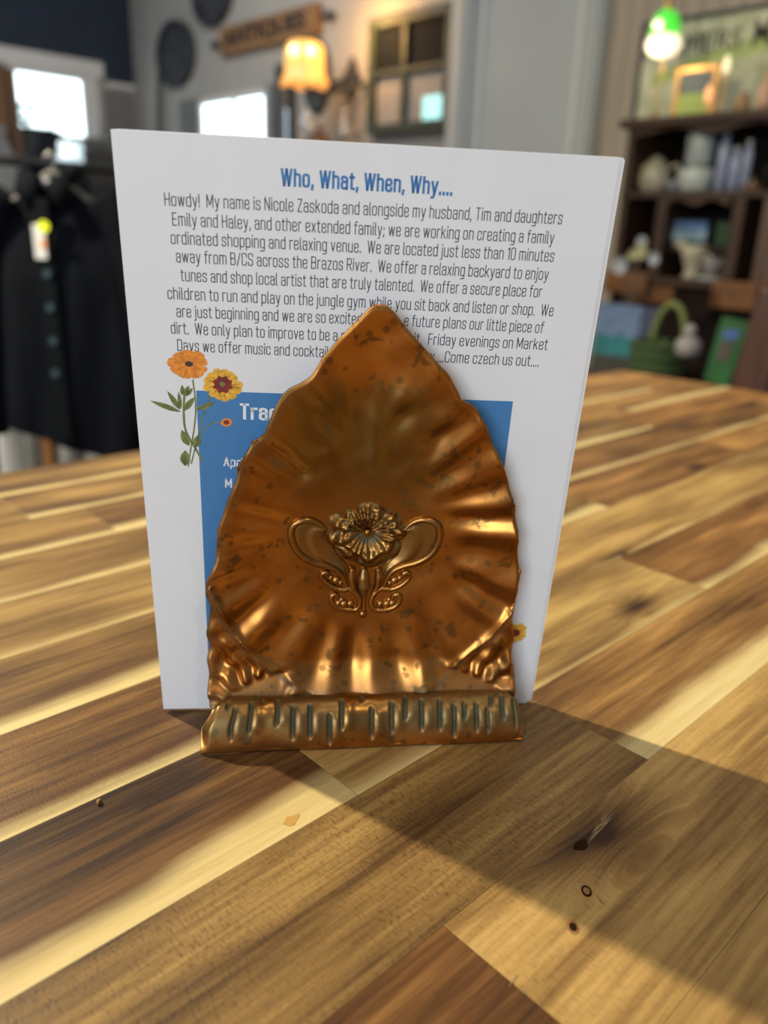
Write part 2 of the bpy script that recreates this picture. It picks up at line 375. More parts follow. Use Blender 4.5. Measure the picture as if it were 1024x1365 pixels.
def plank(x0, x1, y0, y1, tone, sap, sawn, knot, hue):
    g = .00006; e = .00018
    X0, X1, Y0, Y1 = x0 + g, x1 - g, y0 + g, y1 - g; zt = rr.uniform(-.00006, 0)
    L_, W_ = X1 - X0, Y1 - Y0
    vs = [(0, 0, -.0374), (L_, 0, -.0374), (L_, W_, -.0374), (0, W_, -.0374), (0, 0, zt - e * .5), (L_, 0, zt - e * .5), (L_, W_, zt - e * .5), (0, W_, zt - e * .5),
          (e, e, zt), (L_ - e, e, zt), (L_ - e, W_ - e, zt), (e, W_ - e, zt)]
    fs = [(3, 2, 1, 0), (0, 1, 5, 4), (1, 2, 6, 5), (2, 3, 7, 6), (3, 0, 4, 7), (4, 5, 9, 8), (5, 6, 10, 9), (6, 7, 11, 10), (7, 4, 8, 11), (8, 9, 10, 11)]
    me = bpy.data.meshes.new('plank'); me.from_pydata(vs, [], fs); me.materials.append(pm)
    o = bpy.data.objects.new('plank', me); C.objects.link(o); o.parent = table
    o.location = Vector((X0, Y0, 0)) - worldloc(table)
    o['tone'] = float(tone); o['sap'] = (float(sap) * (.74 if y0 > V0 + 1.5 * DV else .9) if sap else -.02); o['sawn'] = float(sawn); o['seed'] = rr.uniform(0, 40); o['hue'] = float(hue)
    o['knot'] = [knot[0] - X0, knot[1] - Y0, knot[2]] if knot else [-5.0, -5.0, .001]
for k in range(ROW0, 9):
    if k in rowspec: js, sp = rowspec[k]
    else:
        js = []; x = T_A0 + rr.uniform(.2, .5)
        while x < T_A1 - .2: js.append(x); x += rr.uniform(.3, .55)
        sp = [(rr.uniform(.3, .6), rr.choice((0, .01, .015)), .2, None, rr.uniform(0, .6)) for _ in range(len(js) + 1)]
    ed = [T_A0] + list(js) + [T_A1]
    for i in range(len(ed) - 1): plank(ed[i], ed[i + 1], V0 + k * DV, V0 + (k + 1) * DV, *sp[i])

m_fib = wood('torn_wood_fibre', (.06, .035, .015), (.30, .20, .10), 0, 14, .7); m_pk0 = plain('amber_knot', (.22, .10, .03), .5, var=.5, scale=900); m_rim0 = plain('dark_knot_rim', (.020, .009, .004), .9, spec=.05)
def tabp(px, py): return P(px, py, 2, 0.0)
k0, k1 = tabp(781, 1124), tabp(823, 1079)
d0 = (k1 - k0); n0 = Vector((-d0.y, d0.x, 0)).normalized(); g = MB()
for off, w0_, s0, s1 in ((-.0005, .0004, 0, .82), (0, .0005, .05, 1), (.0006, .00035, .2, .93), (.0010, .00025, .45, .85)):
    a, b_ = k0 + d0 * s0 + n0 * off, k0 + d0 * s1 + n0 * off * 1.3; m_ = (a + b_) / 2 + n0 * .0003
    g.prism([a, m_ - n0 * w0_, b_, m_ + n0 * w0_], (0, 0, .00016))
g.build('torn_grain', m_fib, table, label='pale torn fibres in the dark knot')
kd = tabp(775, 1127); g = MB(); g.prism([kd + Vector((math.cos(t) * .0026 * (1 + .25 * math.sin(3 * t)), math.sin(t) * .0016, 0)) for t in np.linspace(0, 2 * PI, 17)[:-1]], (0, 0, .00005)); g.build('knot_core', m_rim0, table)
for px_, py_, r0 in ((782, 1188, .0019), (764, 1236, .0021)):
    c = tabp(px_, py_); kk_ = MB().lathe(c, [(r0, 0), (r0, .00008), (r0 * .8, .0001)], 18, sq=.7).build('pin_knot', m_rim0 if px_ == 782 else m_pk0, table, smooth=True)
    MB().lathe(c + Vector((0, 0, .0001)), [(r0 * .62, 0), (r0 * .62, .00006)], 14, sq=.7).build('knot_heart', m_pk0 if px_ == 782 else m_rim0, kk_)
for pa_, pb_ in (((677, 1318), (690, 1300)), ((692, 1314), (704, 1326)), ((708, 1300), (718, 1312)), ((794, 1192), (806, 1208))):
    a, b_ = tabp(*pa_), tabp(*pb_); d_ = (b_ - a); n_ = Vector((-d_.y, d_.x, 0)).normalized() * .00022
    MB().prism([a, (a + b_) / 2 - n_, b_, (a + b_) / 2 + n_], (0, 0, .0001)).build('scratch', m_fib, table)
g = tabp(389, 1093); MB().prism([g + Vector((math.cos(t) * .0022 * (1 + .35 * math.sin(2 * t + 1) + .2 * math.sin(5 * t)), math.sin(t) * .0017 * (1 + .3 * math.cos(3 * t)), 0)) for t in np.linspace(0, 2 * PI, 21)[:-1]], (0, 0, .00003)).build('amber_stain', plain('amber_stain', (.42, .25, .07), .4), table)
c = tabp(132, 1071); MB().lathe(c, [(.0005, 0), (.0011, .0004), (.0009, .0010), (.0003, .0013)], 10, sq=.6).build('wood_crumb', m_pk0, label='tiny reddish crumb on the table left of the copper foot', category='crumb', smooth='all')
# ------------------------------------------------------------------ cards
RC = np.array([[0.78656942, 0.61368989, -0.06850749], [-0.617447, 0.78016541, -0.10050436], [-0.00823134, 0.1213534, 0.99257524]])
CX, CY, CZ = Vector(RC[:, 0]), Vector(RC[:, 1]), Vector(RC[:, 2])       # right, back, up of the card
CORG = Vector((.1578267, .17682207, .0006))
CW, CHT, CT = .0635, .1775, .00038
m_card = plain('white_card_stock', (.775, .785, .805), .6, var=.015, scale=60)
m_cardedge = plain('card_edge_paper', (.74, .72, .66), .8)
def card(dx, back, tilt, label, name='card'):
    r = Matrix.Rotation(tilt, 3, CY); x = r @ CX; z = r @ CZ
    o0 = CORG + CX * dx + CY * back
    t = thing(name, label, 'card', o0, 'printed cards standing in the copper holder')
    cut = .0012; t_ = CY * CT
    poly = [(-CW, 0), (CW - cut, 0), (CW, cut), (CW, CHT - .0006), (CW - .0006, CHT), (-CW, CHT)]
    MB().prism([o0 + x * a + z * b for a, b in poly], t_).build('sheet', m_card, t)
    return t
front = card(0, 0, 0, 'front printed white card with blue heading, text and blue box in copper holder')
card(.0005, .00045, .0010, 'second white card, thin edge showing along the right of the printed card')
card(.0012, .00090, .0022, 'third white card, edge peeking out at top right behind the printed card')
card(.0003, .00135, .0008, 'rearmost white card of the stack held in the copper holder')
CN = np.array(CY)
def onc(px, py, lift=.00006): return PP(px, py, np.array(CORG - CY * lift), CN)
def loc2(px, py):                             # card plane coordinates
    p = PP(px, py, np.array(CORG), CN) - CORG; return p.dot(CX), p.dot(CZ)
m_ink = plain('dark_grey_ink', (.035, .037, .045), .6); m_blue = plain('blue_print', (.055, .205, .46), .55, var=.03, scale=400)
m_bluet = plain('blue_heading_ink', (.06, .22, .50), .55); m_wht = plain('white_lettering', (.80, .82, .85), .6)
def textmesh(body, bold=0.0, res=3, shear=0):
    cu = bpy.data.curves.new('lettering', 'FONT'); cu.body = body; cu.size = 1; cu.resolution_u = res; cu.offset = bold; cu.shear = shear
    o = bpy.data.objects.new('lettering', cu); C.objects.link(o)
    bpy.context.view_layer.update()
    me = bpy.data.meshes.new_from_object(o.evaluated_get(bpy.context.evaluated_depsgraph_get()))
    vs = [tuple(v.co) for v in me.vertices]; fs = [tuple(p.vertices) for p in me.polygons]
    bpy.data.objects.remove(o); bpy.data.curves.remove(cu); bpy.data.meshes.remove(me)
    return vs, fs
X_, C_, D_ = 7.3, 10.0, -2.7
def rc(x0, y0, x1, y1): return [(x0, (y0 + y1) / 2), (x0, y1), (x1, y1), (x1, y0), (x0, y0), (x0, (y0 + y1) / 2)]
GL = {  # a narrow rounded sans, each letter as centre lines: (width, strokes, sharp?)
 'a': (3.5, [[(.1, 5.7), (.1, X_), (3.5, X_), (3.5, 0)], [(3.5, 4.2), (0, 4.2), (0, 0), (3.5, 0)]]), 'b': (3.6, [[(0, C_), (0, 0)], rc(0, 0, 3.6, X_)]), 'c': (3.4, [[(3.4, 5), (3.4, X_), (0, X_), (0, 0), (3.4, 0), (3.4, 2.3)]]),
 'd': (3.6, [[(3.6, C_), (3.6, 0)], rc(0, 0, 3.6, X_)]), 'e': (3.5, [[(3.5, 2), (3.5, 0), (0, 0), (0, X_), (3.5, X_), (3.5, 3.7), (0, 3.7)]]), 'f': (2.2, [[(2.5, C_), (.8, C_), (.8, 0)], [(-.1, X_), (2.3, X_)]]),
 'g': (3.6, [rc(0, 0, 3.6, X_), [(3.6, X_), (3.6, D_), (.2, D_)]]), 'h': (3.5, [[(0, C_), (0, 0)], [(0, X_), (3.5, X_), (3.5, 0)]]), 'i': (0, [[(0, 0), (0, X_)], [(0, 9.1), (0, 10.1)]]),
 'j': (.3, [[(.3, X_), (.3, D_), (-.9, D_)], [(.3, 9.1), (.3, 10.1)]]), 'k': (3.4, [[(0, C_), (0, 0)], [(3.2, X_), (.2, 3.2)], [(1.3, 4.3), (3.5, 0)]]), 'l': (.5, [[(0, C_), (0, 0), (1.0, 0)]]),
 'm': (5.8, [[(0, 0), (0, X_)], [(0, X_), (2.9, X_), (2.9, 0)], [(2.0, X_), (5.8, X_), (5.8, 0)]]), 'n': (3.5, [[(0, 0), (0, X_)], [(0, X_), (3.5, X_), (3.5, 0)]]), 'o': (3.6, [rc(0, 0, 3.6, X_)]),
 'p': (3.6, [[(0, X_), (0, D_)], rc(0, 0, 3.6, X_)]), 'r': (2.2, [[(0, 0), (0, X_)], [(0, 5.2), (.1, X_), (2.4, X_)]]), 's': (3.3, [[(3.3, 5.4), (3.3, X_), (0, X_), (0, 4.0), (3.3, 3.3), (3.3, 0), (0, 0), (0, 1.8)]]),
 't': (2.2, [[(.8, 9.4), (.8, 0), (2.5, 0)], [(-.2, X_), (2.3, X_)]]), 'u': (3.5, [[(0, X_), (0, 0), (3.5, 0)], [(3.5, X_), (3.5, 0)]]), 'v': (3.4, [[(0, X_), (1.7, 0)], [(1.7, 0), (3.4, X_)]]),
 'w': (5.4, [[(0, X_), (1.35, 0)], [(1.35, 0), (2.7, X_)], [(2.7, X_), (4.05, 0)], [(4.05, 0), (5.4, X_)]]), 'x': (3.2, [[(0, X_), (3.2, 0)], [(3.2, X_), (0, 0)]]), 'y': (3.4, [[(0, X_), (1.8, 0)], [(3.5, X_), (1.3, D_), (.1, D_)]]),
 'z': (3.1, [[(0, X_), (3.1, X_)], [(3.1, X_), (0, 0)], [(0, 0), (3.2, 0)]]), 'W': (6.4, [[(0, C_), (1.6, 0)], [(1.6, 0), (3.2, C_)], [(3.2, C_), (4.8, 0)], [(4.8, 0), (6.4, C_)]]), 'H': (4, [[(0, 0), (0, C_)], [(4, 0), (4, C_)], [(0, 5.1), (4, 5.1)]]),
 'M': (5.2, [[(0, 0), (0, C_)], [(0, C_), (2.6, 2)], [(2.6, 2), (5.2, C_)], [(5.2, C_), (5.2, 0)]]), 'N': (4, [[(0, 0), (0, C_)], [(0, C_), (4, 0)], [(4, 0), (4, C_)]]), 'Z': (3.6, [[(0, C_), (3.6, C_)], [(3.6, C_), (0, 0)], [(0, 0), (3.7, 0)]]),
 'T': (3.8, [[(0, C_), (3.8, C_)], [(1.9, C_), (1.9, 0)]]), 'E': (3.3, [[(3.3, C_), (0, C_)], [(0, C_), (0, 0)], [(0, 0), (3.3, 0)], [(0, 5.1), (3, 5.1)]]), 'B': (4, [[(0, 0), (0, C_)], rc(0, 5.2, 3.8, C_), rc(0, 0, 4, 5.2)]),
 'C': (4, [[(4, 7), (4, C_), (0, C_), (0, 0), (4, 0), (4, 3)]]), 'S': (3.9, [[(3.9, 7.6), (3.9, C_), (0, C_), (0, 5.4), (3.9, 4.6), (3.9, 0), (0, 0), (0, 2.6)]]), 'R': (4, [[(0, 0), (0, C_)], rc(0, 4.9, 3.9, C_), [(2.2, 4.9), (4.1, 0)]]),
 'D': (4, [[(0, 0), (0, C_)], [(0, C_), (4, C_), (4, 0), (0, 0)]]), 'F': (3.2, [[(3.3, C_), (0, C_)], [(0, C_), (0, 0)], [(0, 5.1), (3, 5.1)]]), 'A': (4.2, [[(0, 0), (2.1, C_)], [(2.1, C_), (4.2, 0)], [(.8, 2.9), (3.4, 2.9)]]),
 '1': (1.3, [[(0, 8.5), (1.3, C_)], [(1.3, C_), (1.3, 0)]]), '0': (3.8, [rc(0, 0, 3.8, C_)]), '!': (0, [[(0, C_), (0, 3)], [(0, -.1), (0, 1.0)]]), ',': (.3, [[(.3, .8), (-.1, -1.6)]]), '.': (.2, [[(.1, -.4), (.1, .7)]]), ';': (.3, [[(.3, .8), (-.1, -1.6)], [(.3, 5), (.3, 6.1)]]),
 '/': (2.6, [[(-.2, -.8), (2.8, C_)]]), ' ': (1.5, [])}
def stroke_text(body, wt):
    vs = []; fs = []; x = 0
    for ch in body:
        w_, st = GL[ch]
        for pl in st:
            pts = [pl[0]]
            for i in range(1, len(pl) - 1):          # round the corners
                p, a, b_ = Vector(pl[i]), Vector(pl[i - 1]), Vector(pl[i + 1]); da, db = a - p, b_ - p; rd_ = min(1.5, da.length * .5, db.length * .5)
                A_, B_ = p + da.normalized() * rd_, p + db.normalized() * rd_
                for k in range(5): t = k / 4; pts.append(tuple(A_ * (1 - t) ** 2 + p * 2 * t * (1 - t) + B_ * t * t))
            pts.append(pl[-1]); pts = [Vector(p) for p in pts]; n = len(pts); b0 = len(vs)
            for i, p in enumerate(pts):
                t = (pts[min(i + 1, n - 1)] - pts[max(i - 1, 0)]).normalized(); s_ = Vector((-t.y, t.x)) * wt * .5
                e_ = t * wt * .42 * (-1 if i == 0 else 1 if i == n - 1 else 0)
                vs += [(x + p.x + e_.x + s_.x, p.y + e_.y + s_.y, 0), (x + p.x + e_.x - s_.x, p.y + e_.y - s_.y, 0)]
            fs += [(b0 + 2 * i, b0 + 2 * i + 1, b0 + 2 * i + 3, b0 + 2 * i + 2) for i in range(n - 1)]
        x += w_ + (2.05 if ch not in ' ' else 1.0) + max(0, wt - 1) * .55
    return vs, fs
def ptext(body, p0, p1, capx, mat, name='printed_line', wt=.84, lift=.00006):
    """a line of print whose baseline runs from pixel p0 to p1 on the card, capital height capx metres"""
    u0, w0 = loc2(*p0); u1, w1 = loc2(*p1)
    vs, fs = stroke_text(body, wt); xs = [v[0] for v in vs]; x0, x1 = min(xs), max(xs)
    k = math.hypot(u1 - u0, w1 - w0) / (x1 - x0); e = Vector((u1 - u0, w1 - w0)).normalized(); ky = capx / 10.4
    mb = MB()
    mb.add([CORG - CY * lift + CX * (u0 + e.x * (v[0] - x0) * k - e.y * v[1] * ky) + CZ * (w0 + e.y * (v[0] - x0) * k + e.x * v[1] * ky) for v in vs], fs)
    o = mb.build(name, mat, front); return o
S_ = .0033
ptext('Who, What, When, Why....', (374, 246.5), (603, 259), .0038, m_bluet, 'printed_heading', 1.7)
lines = [('Howdy!  My name is Nicole Zaskoda and alongside my husband, Tim and daughters', (219.6, 273.5), (749, 298.5)),
 ('Emily and Haley, and other extended family; we are working on creating a family', (230, 300), (738, 324.5)),
 ('ordinated shopping and relaxing venue.  We are located just less than 10 minutes', (228, 324.5), (738, 348.5)),
 ('away from B/CS across the Brazos River.  We offer a relaxing backyard to enjoy', (235, 349), (730.5, 373)),
 ('tunes and shop local artist that are truly talented.  We offer a secure place for', (241, 374), (722, 396)),
 ('children to run and play on the jungle gym while you sit back and listen or shop.  We', (223.6, 398), (737, 421)),
 ('are just beginning and we are so excited', (235.5, 422), (482, 432)), ('e future plans our little piece of', (538.5, 434), (724, 443.6)),
 ('dirt.  We only plan to improve to be a s', (228, 444), (460, 454.5)), ('it.  Friday evenings on Market', (552, 458), (729.5, 466)),
 ('Days we offer music and cocktail', (236.6, 467), (438, 476)), ('x....Come czech us out....', (573, 481.5), (718, 488))]
for b_, p0, p1 in lines: ptext(b_, p0, p1, S_ * .93, m_ink)
# blue box
uTL = loc2(261.5, 520.5); uTR = loc2(684, 535); uBL = loc2(281, 944)
ub = uBL[0]
MB().prism([CORG - CY * .00002 + CX * a + CZ * b for a, b in ((uTL[0], uTL[1]), (uTR[0], uTR[1]), (uTR[0], .004), (ub, .004))], -CY * .00001).build('blue_box', m_blue, front)
ptext('Trad', (320, 557.5), (371, 559.5), .0043, m_wht, 'printed_heading', 1.7)
ptext('April', (297.8, 620.5), (328, 622.5), .0027, m_wht, wt=1.4)
ptext('M', (299.8, 649), (309.5, 649.5), .0028, m_wht, wt=1.4)
# printed flowers
m_or = plain('printed_orange_petals', (.80, .27, .03), .6, var=.3, scale=700); m_yl = plain('printed_yellow_petals', (.80, .44, .04), .6, var=.3, scale=700)
m_mar = plain('printed_maroon', (.20, .025, .02), .6, var=.3, scale=500); m_gr = plain('printed_green_leaf', (.17, .20, .06), .6, var=.4, scale=500)
m_dk = plain('printed_dark_center', (.045, .03, .015), .6); m_ro = plain('printed_orange_shade', (.62, .15, .02), .6, var=.25, scale=600)
MMPX = .0001905
def disc2(mb, px, py, pts, lift):
    u, w_ = loc2(px, py); mb.add([CORG - CY * lift + CX * (u + a * MMPX) + CZ * (w_ + b * MMPX) for a, b in pts], [tuple(range(len(pts)))])
def petal_flower(px, py, r, n, mat, cmat, cr, phase=0, sqz=.88, shade=None):
    rd = random.Random(int(px))
    mb = MB(); ms = MB()
    for k in range(n):
        a = 2 * PI * k / n + phase + rd.uniform(-.08, .08); R = r * rd.uniform(.88, 1.08); pts = []
        for t, s_ in ((.1, .02), (.45, .17), (.8, .235), (.93, .20), (.90, .13), (1.0, .10), (.93, .04), (1.0, -.02), (.92, -.08), (.97, -.15), (.8, -.235), (.45, -.17), (.1, -.02)):
            x_, y_ = t * R, s_ * R * 1.05 * 11 / n
            pts.append((x_ * math.cos(a) - y_ * math.sin(a), (x_ * math.sin(a) + y_ * math.cos(a)) * sqz))
        disc2(mb, px, py, pts, .00007 + .000004 * (k % 3))
        if shade:
            pts = [(t * R * math.cos(a + s_) , t * R * math.sin(a + s_) * sqz) for t, s_ in ((.15, 0), (.5, .07), (.9, .02), (.55, -.04))]
            disc2(ms, px, py, pts, .00009)
    t = mb.build('printed_flower', mat, front)
    if shade: ms.build('petal_shading', shade, t)
    mc = MB(); disc2(mc, px, py, [(cr * (1 + .3 * (i % 2)) * math.cos(i * PI / 8), cr * (1 + .3 * (i % 2)) * math.sin(i * PI / 8) * sqz) for i in range(16)], .0001)
    mc.build('flower_center', cmat, t)
    return t
petal_flower(252, 485, 31, 9, m_or, m_dk, 5, .2, .72, m_ro)
t2 = petal_flower(297, 512.5, 29, 13, m_yl, m_mar, 12, 0, .92, m_ro)
mc = MB(); disc2(mc, 297, 512, [(4 * math.cos(i), 4 * math.sin(i)) for i in range(6)], .00012); mc.build('stamens', m_gr, t2)
petal_flower(687.5, 843.5, 21, 12, m_yl, m_mar, 7, .1, 1.0, m_ro)
b2 = petal_flower(302, 563, 9, 6, m_or, m_mar, 4, .4, .8)
def pstem(path, wpx, mat=m_gr):
    mb = MB(); pts = [Vector(loc2(*p)) for p in path]; cp = catmull([Vector((p.x, p.y, 0)) for p in pts], 5); n = len(cp); vs = []
    for i, p in enumerate(cp):
        t = (cp[min(i + 1, n - 1)] - cp[max(0, i - 1)]).normalized(); s = Vector((-t.y, t.x, 0)) * wpx * MMPX * .5
        for q_ in (p + s, p - s): vs.append(CORG - CY * .000065 + CX * q_.x + CZ * q_.y)
    mb.add(vs, [(2 * i, 2 * i + 1, 2 * i + 3, 2 * i + 2) for i in range(n - 1)]); return mb.build('printed_stem', mat, front)
pstem([(257, 506), (261, 540), (259, 570), (254, 600), (251, 622)], 2.2); pstem([(281, 528), (271, 555), (262, 590), (255, 618)], 2.0)
pstem([(293, 563), (280, 566), (270, 577), (264, 588)], 1.8); pstem([(246, 525), (245, 550), (248, 575), (262, 600), (270, 616)], 3.2)
def pleaf(p0, p1, wpx):
    a = Vector(loc2(*p0)); b_ = Vector(loc2(*p1)); d = b_ - a; s = Vector((-d.y, d.x)).normalized() * wpx * MMPX; mb = MB(); vs = []
    pr = ((0, 0), (.12, .5), (.3, .95), (.5, 1), (.72, .75), (.88, .35), (1, 0), (.88, -.35), (.72, -.75), (.5, -1), (.3, -.95), (.12, -.5))
    for t, k in pr: q_ = a + d * t + s * k; vs.append(CORG - CY * .00007 + CX * q_.x + CZ * q_.y)
    mb.add(vs, [tuple(range(12))]); l = mb.build('printed_leaf', m_gr, front)
    mv = MB(); e = s * .08
    mv.add([CORG - CY * .00008 + CX * q_.x + CZ * q_.y for q_ in (a + e, a - e, b_ - e * .3, b_ + e * .3)], [(0, 1, 2, 3)]); mv.build('leaf_vein', m_dk, l)
for a_, b_, w_ in (((241, 549), (200, 534), 4), ((240, 546), (223, 521), 4), ((241, 545), (238, 522), 3), ((244, 548), (260, 529), 4.5), ((262, 546), (288, 536), 4),
                   ((252, 594), (242, 573), 6.5), ((262, 596), (264, 580), 6), ((247, 621), (247, 600), 7.5), ((245, 528), (252, 514), 4), ((243, 527), (243, 513), 3), ((248, 528), (257, 517), 3)): pleaf(a_, b_, w_)

# ------------------------------------------------------------------ the copper letter holder
m_cu = copper_material()
HOFF = .0085                                   # the plate's rim stands this far in front of the card
HORG = CORG - CY * HOFF
def hloc(px, py):
    p = PP(px, py, np.array(HORG), CN) - HORG; return np.array([p.dot(CX), p.dot(CZ)])
outline = [(508, 407), (516, 409), (524, 416), (533, 426), (542, 438), (553, 450), (564, 463), (576, 475), (587, 488), (597, 499), (605, 512), (611, 523), (616, 534), (627, 541), (641, 555), (647, 565), (652, 577), (657, 593), (664, 605), (670, 619), (677, 638), (681, 656), (687, 674), (689, 696), (692, 714), (691, 730), (692, 748), (694, 768), (691, 785), (687, 804),
           (685, 818), (683, 831), (686, 854), (681, 874), (685, 890), (684, 905), (682, 928), (640, 934), (590, 938), (540, 940), (490, 941), (440, 941), (390, 942), (340, 943), (290, 945),
           (281, 930), (278, 912), (279, 894), (276, 878), (279, 862), (275, 845), (278, 828), (280, 809), (274, 794), (275, 776), (281, 764), (287, 750), (288, 736), (289, 722), (290, 706), (297, 688), (304, 666), (309, 654), (314, 643), (317, 629), (323, 612), (335, 594), (343, 588), (351, 581), (355, 572), (360, 560), (369, 540), (377, 529), (386, 520), (396, 514), (406, 508), (416, 500), (423, 490), (431, 478), (441, 466), (452, 452), (463, 441), (475, 429), (485, 419), (495, 410), (502, 407)]
bowl = {  # lower rim of the bowl where the plate goes on past it
 'pts': [(687, 804), (679, 818), (668, 833), (656, 846), (643, 857), (628, 868), (612, 880), (596, 893), (582, 904), (566, 914)], 'ptsl': [(415, 915), (396, 907), (378, 897), (362, 889), (348, 880), (335, 870), (323, 858), (312, 844), (300, 826), (289, 803), (276, 776)]}
CEN = hloc(488, 716)
def polar(pts):
    a = np.array([hloc(*p) for p in pts]) - CEN; return np.arctan2(a[:, 1], a[:, 0]), np.hypot(a[:, 0], a[:, 1])
def radial(pts):
    th, r = polar(pts); o = np.argsort(th); th, r = th[o], r[o]
    th = np.concatenate([th - 2 * PI, th, th + 2 * PI]); r = np.tile(r, 3)
    return lambda x: np.interp(x, th, r)
cm = catmull([Vector((a, b, 0)) for a, b in outline[:36]], 4) + catmull([Vector((a, b, 0)) for a, b in outline[36:45]], 3) + catmull([Vector((a, b, 0)) for a, b in outline[45:]], 4)
R_out = radial([(v.x, v.y) for v in cm])
i0 = 29; i1 = 54
bp = outline[:i0 + 1] + bowl['pts'] + [(545, 922), (515, 928), (490, 930), (462, 928), (436, 923)] + bowl['ptsl'] + outline[i1 + 1:]
R_bowl = radial(bp)
NFL = 22
def sst(a, b, x): t = np.clip((x - a) / (b - a), 0, 1); return t * t * (3 - 2 * t)
rng = np.random.RandomState(4)
wob = rng.uniform(-1, 1, 64)
def wv(th, k):                                  # smooth random value round the rim
    x = (th % (2 * PI)) / (2 * PI) * 16; i = np.floor(x).astype(int); t = x - i; t = t * t * (3 - 2 * t)
    return wob[(i % 16) + 16 * k] * (1 - t) + wob[((i + 1) % 16) + 16 * k] * t
FEAT = [(503, 575, 1.57, .016, .0030, .0009), (549, 556, .75, .0055, .0028, -.0009), (590, 585, .55, .0060, .0026, -.0009), (440, 572, 2.1, .0060, .0026, -.0008), (470, 560, 1.75, .006, .003, -.0005), (403, 640, 0, .0024, .0022, -.0005), (428, 602, 0, .003, .0022, -.0005),
        (530, 545, 1.2, .006, .002, .0005), (370, 620, 2.5, .010, .004, -.0007), (625, 640, .4, .010, .0035, -.0008), (430, 520, 1.9, .008, .005, .0010), (575, 520, 1.1, .010, .004, .0007), (350, 680, 2.9, .008, .003, .0006), (640, 700, .1, .012, .003, -.0006)]
SK = np.array([hloc(*p) for p in ((280, 944), (296, 930), (316, 915), (345, 903), (385, 893), (590, 889), (625, 897), (652, 907), (672, 920), (684, 932))]); SKX, SKY = SK[:, 0], SK[:, 1]
def relief(U):
    """height of the plate towards the viewer above the rim plane, for Nx2 plate coordinates"""
    d = U - CEN; th = np.arctan2(d[:, 1], d[:, 0]); r = np.hypot(d[:, 0], d[:, 1]); rb = R_bowl(th); ro = R_out(th); q = r / rb
    up = sst(.3, 1.0, np.sin(th))                # towards the tip
    h = -.0060 * (1 - np.clip(q, 0, 1) ** 2.2)
    amp = (.00050 + .00034 * wv(th, 0)) * (1 + .35 * sst(.2, -.6, np.sin(th)))
    ph = NFL * th + 1.1 * wv(th, 1) + .9
    fl = np.cos(ph)
    start = .54 + .10 * wv(th, 2) + .04 * up
    win = sst(start, start + .30, q) * (1 - .85 * sst(.50, .85, q) * up * sst(.55, .9, np.sin(th)))
    ins = q <= 1
    cen_ = (1 - sst(.019, .025, np.abs(U[:, 0] - CEN[0]))) * (U[:, 1] < CEN[1])
    h = h + amp * fl * np.where(ins, win, win * cen_)
    # dents in the beaten surface
    h = h + .00022 * np.sin(U[:, 0] * 310 + 2 * np.sin(U[:, 1] * 170)) * np.sin(U[:, 1] * 260 + 1) * sst(.15, .5, q)
    # ridge where the bowl ends against the corner pieces
    same = np.abs(rb - ro) < .0012
    rid = np.exp(-((r - rb) / .0011) ** 2) * .0008 * np.where(same, 0, 1) * (1 - cen_)
    h = h + rid
    for fx, fy, ang, la, lb, am in FEAT:
        c_ = hloc(fx, fy); e = U - c_; ca, sa = math.cos(ang), math.sin(ang); p_ = (e[:, 0] * ca + e[:, 1] * sa) / la; q_ = (-e[:, 0] * sa + e[:, 1] * ca) / lb
        h = h + am * np.exp(-p_ ** 2 - q_ ** 2)
    # corner fans
    o = np.clip((r - rb) / .004, 0, 1) * np.where(same, 0, 1)
    for cx, cw in ((hloc(352, 935), 1), (hloc(608, 930), -1)):
        e = U - cx; ta = np.arctan2(e[:, 1], e[:, 0] * -cw); rr_ = np.hypot(e[:, 0], e[:, 1])
        side = sst(0, .004, -(U[:, 0] - CEN[0]) * cw - .012)
        h = h + .0008 * o * side * np.cos(ta * 17 + 14 * rr_ / .02 * 0 + .4 * np.sin(rr_ * 700)) * sst(.006, .012, rr_) * (1 - sst(.022, .034, rr_)) 
        h = h - .0005 * o * side * (1 - sst(.004, .016, rr_))
        h = h + .0003 * o * side * np.sin(rr_ * 900 + 3 * np.sin(ta * 4))
    # below the corner fans the sheet sweeps out into one smooth skirt
    wc = np.interp(U[:, 0], SKX, SKY); m_ = (1 - sst(-.0006, .0022, U[:, 1] - wc)) * sst(.0195, .0265, np.abs(U[:, 0] - CEN[0]))
    h = h * (1 - m_) + (-.0009) * m_
    # the rim rolls slightly back
    h = h - .0004 * sst(.975, 1.0, r / ro)
    # flare towards the scroll at the foot
    h = h + .0045 * (1 - sst(.0115, .026, U[:, 1])) 
    return h, q, th
def hp(U, lift=0):
    h, q, th = relief(np.atleast_2d(U)); return [HORG + CX * u[0] + CZ * u[1] - CY * (a + lift) for u, a in zip(np.atleast_2d(U), h)]
holder = thing('letter_holder', 'aged copper letter holder with scalloped shell plate and embossed flower', 'letter holder', (CORG - CY * .014).xy.to_3d())
NT, NR = 960, 150
TH = np.linspace(-PI, PI, NT, endpoint=False); ro = R_out(TH)
QQ = np.linspace(0, 1, NR + 1)[1:] ** .9
U = [CEN.copy()]
UU = (CEN[None, None, :] + (QQ[:, None] * ro[None, :])[:, :, None] * np.stack([np.cos(TH), np.sin(TH)], 1)[None])
U = np.concatenate([CEN[None], UU.reshape(-1, 2)])
h, q, th = relief(U)
co = np.array(HORG)[None] + U[:, :1] * np.array(CX)[None] + U[:, 1:] * np.array(CZ)[None] - h[:, None] * np.array(CY)[None]
faces = [(0, 1 + k, 1 + (k + 1) % NT) for k in range(NT)]
for i in range(NR - 1):
    a = 1 + i * NT; b_ = a + NT
    faces += [(a + k, b_ + k, b_ + (k + 1) % NT, a + (k + 1) % NT) for k in range(NT)]
me = bpy.data.meshes.new('shell_plate'); org = holder.location
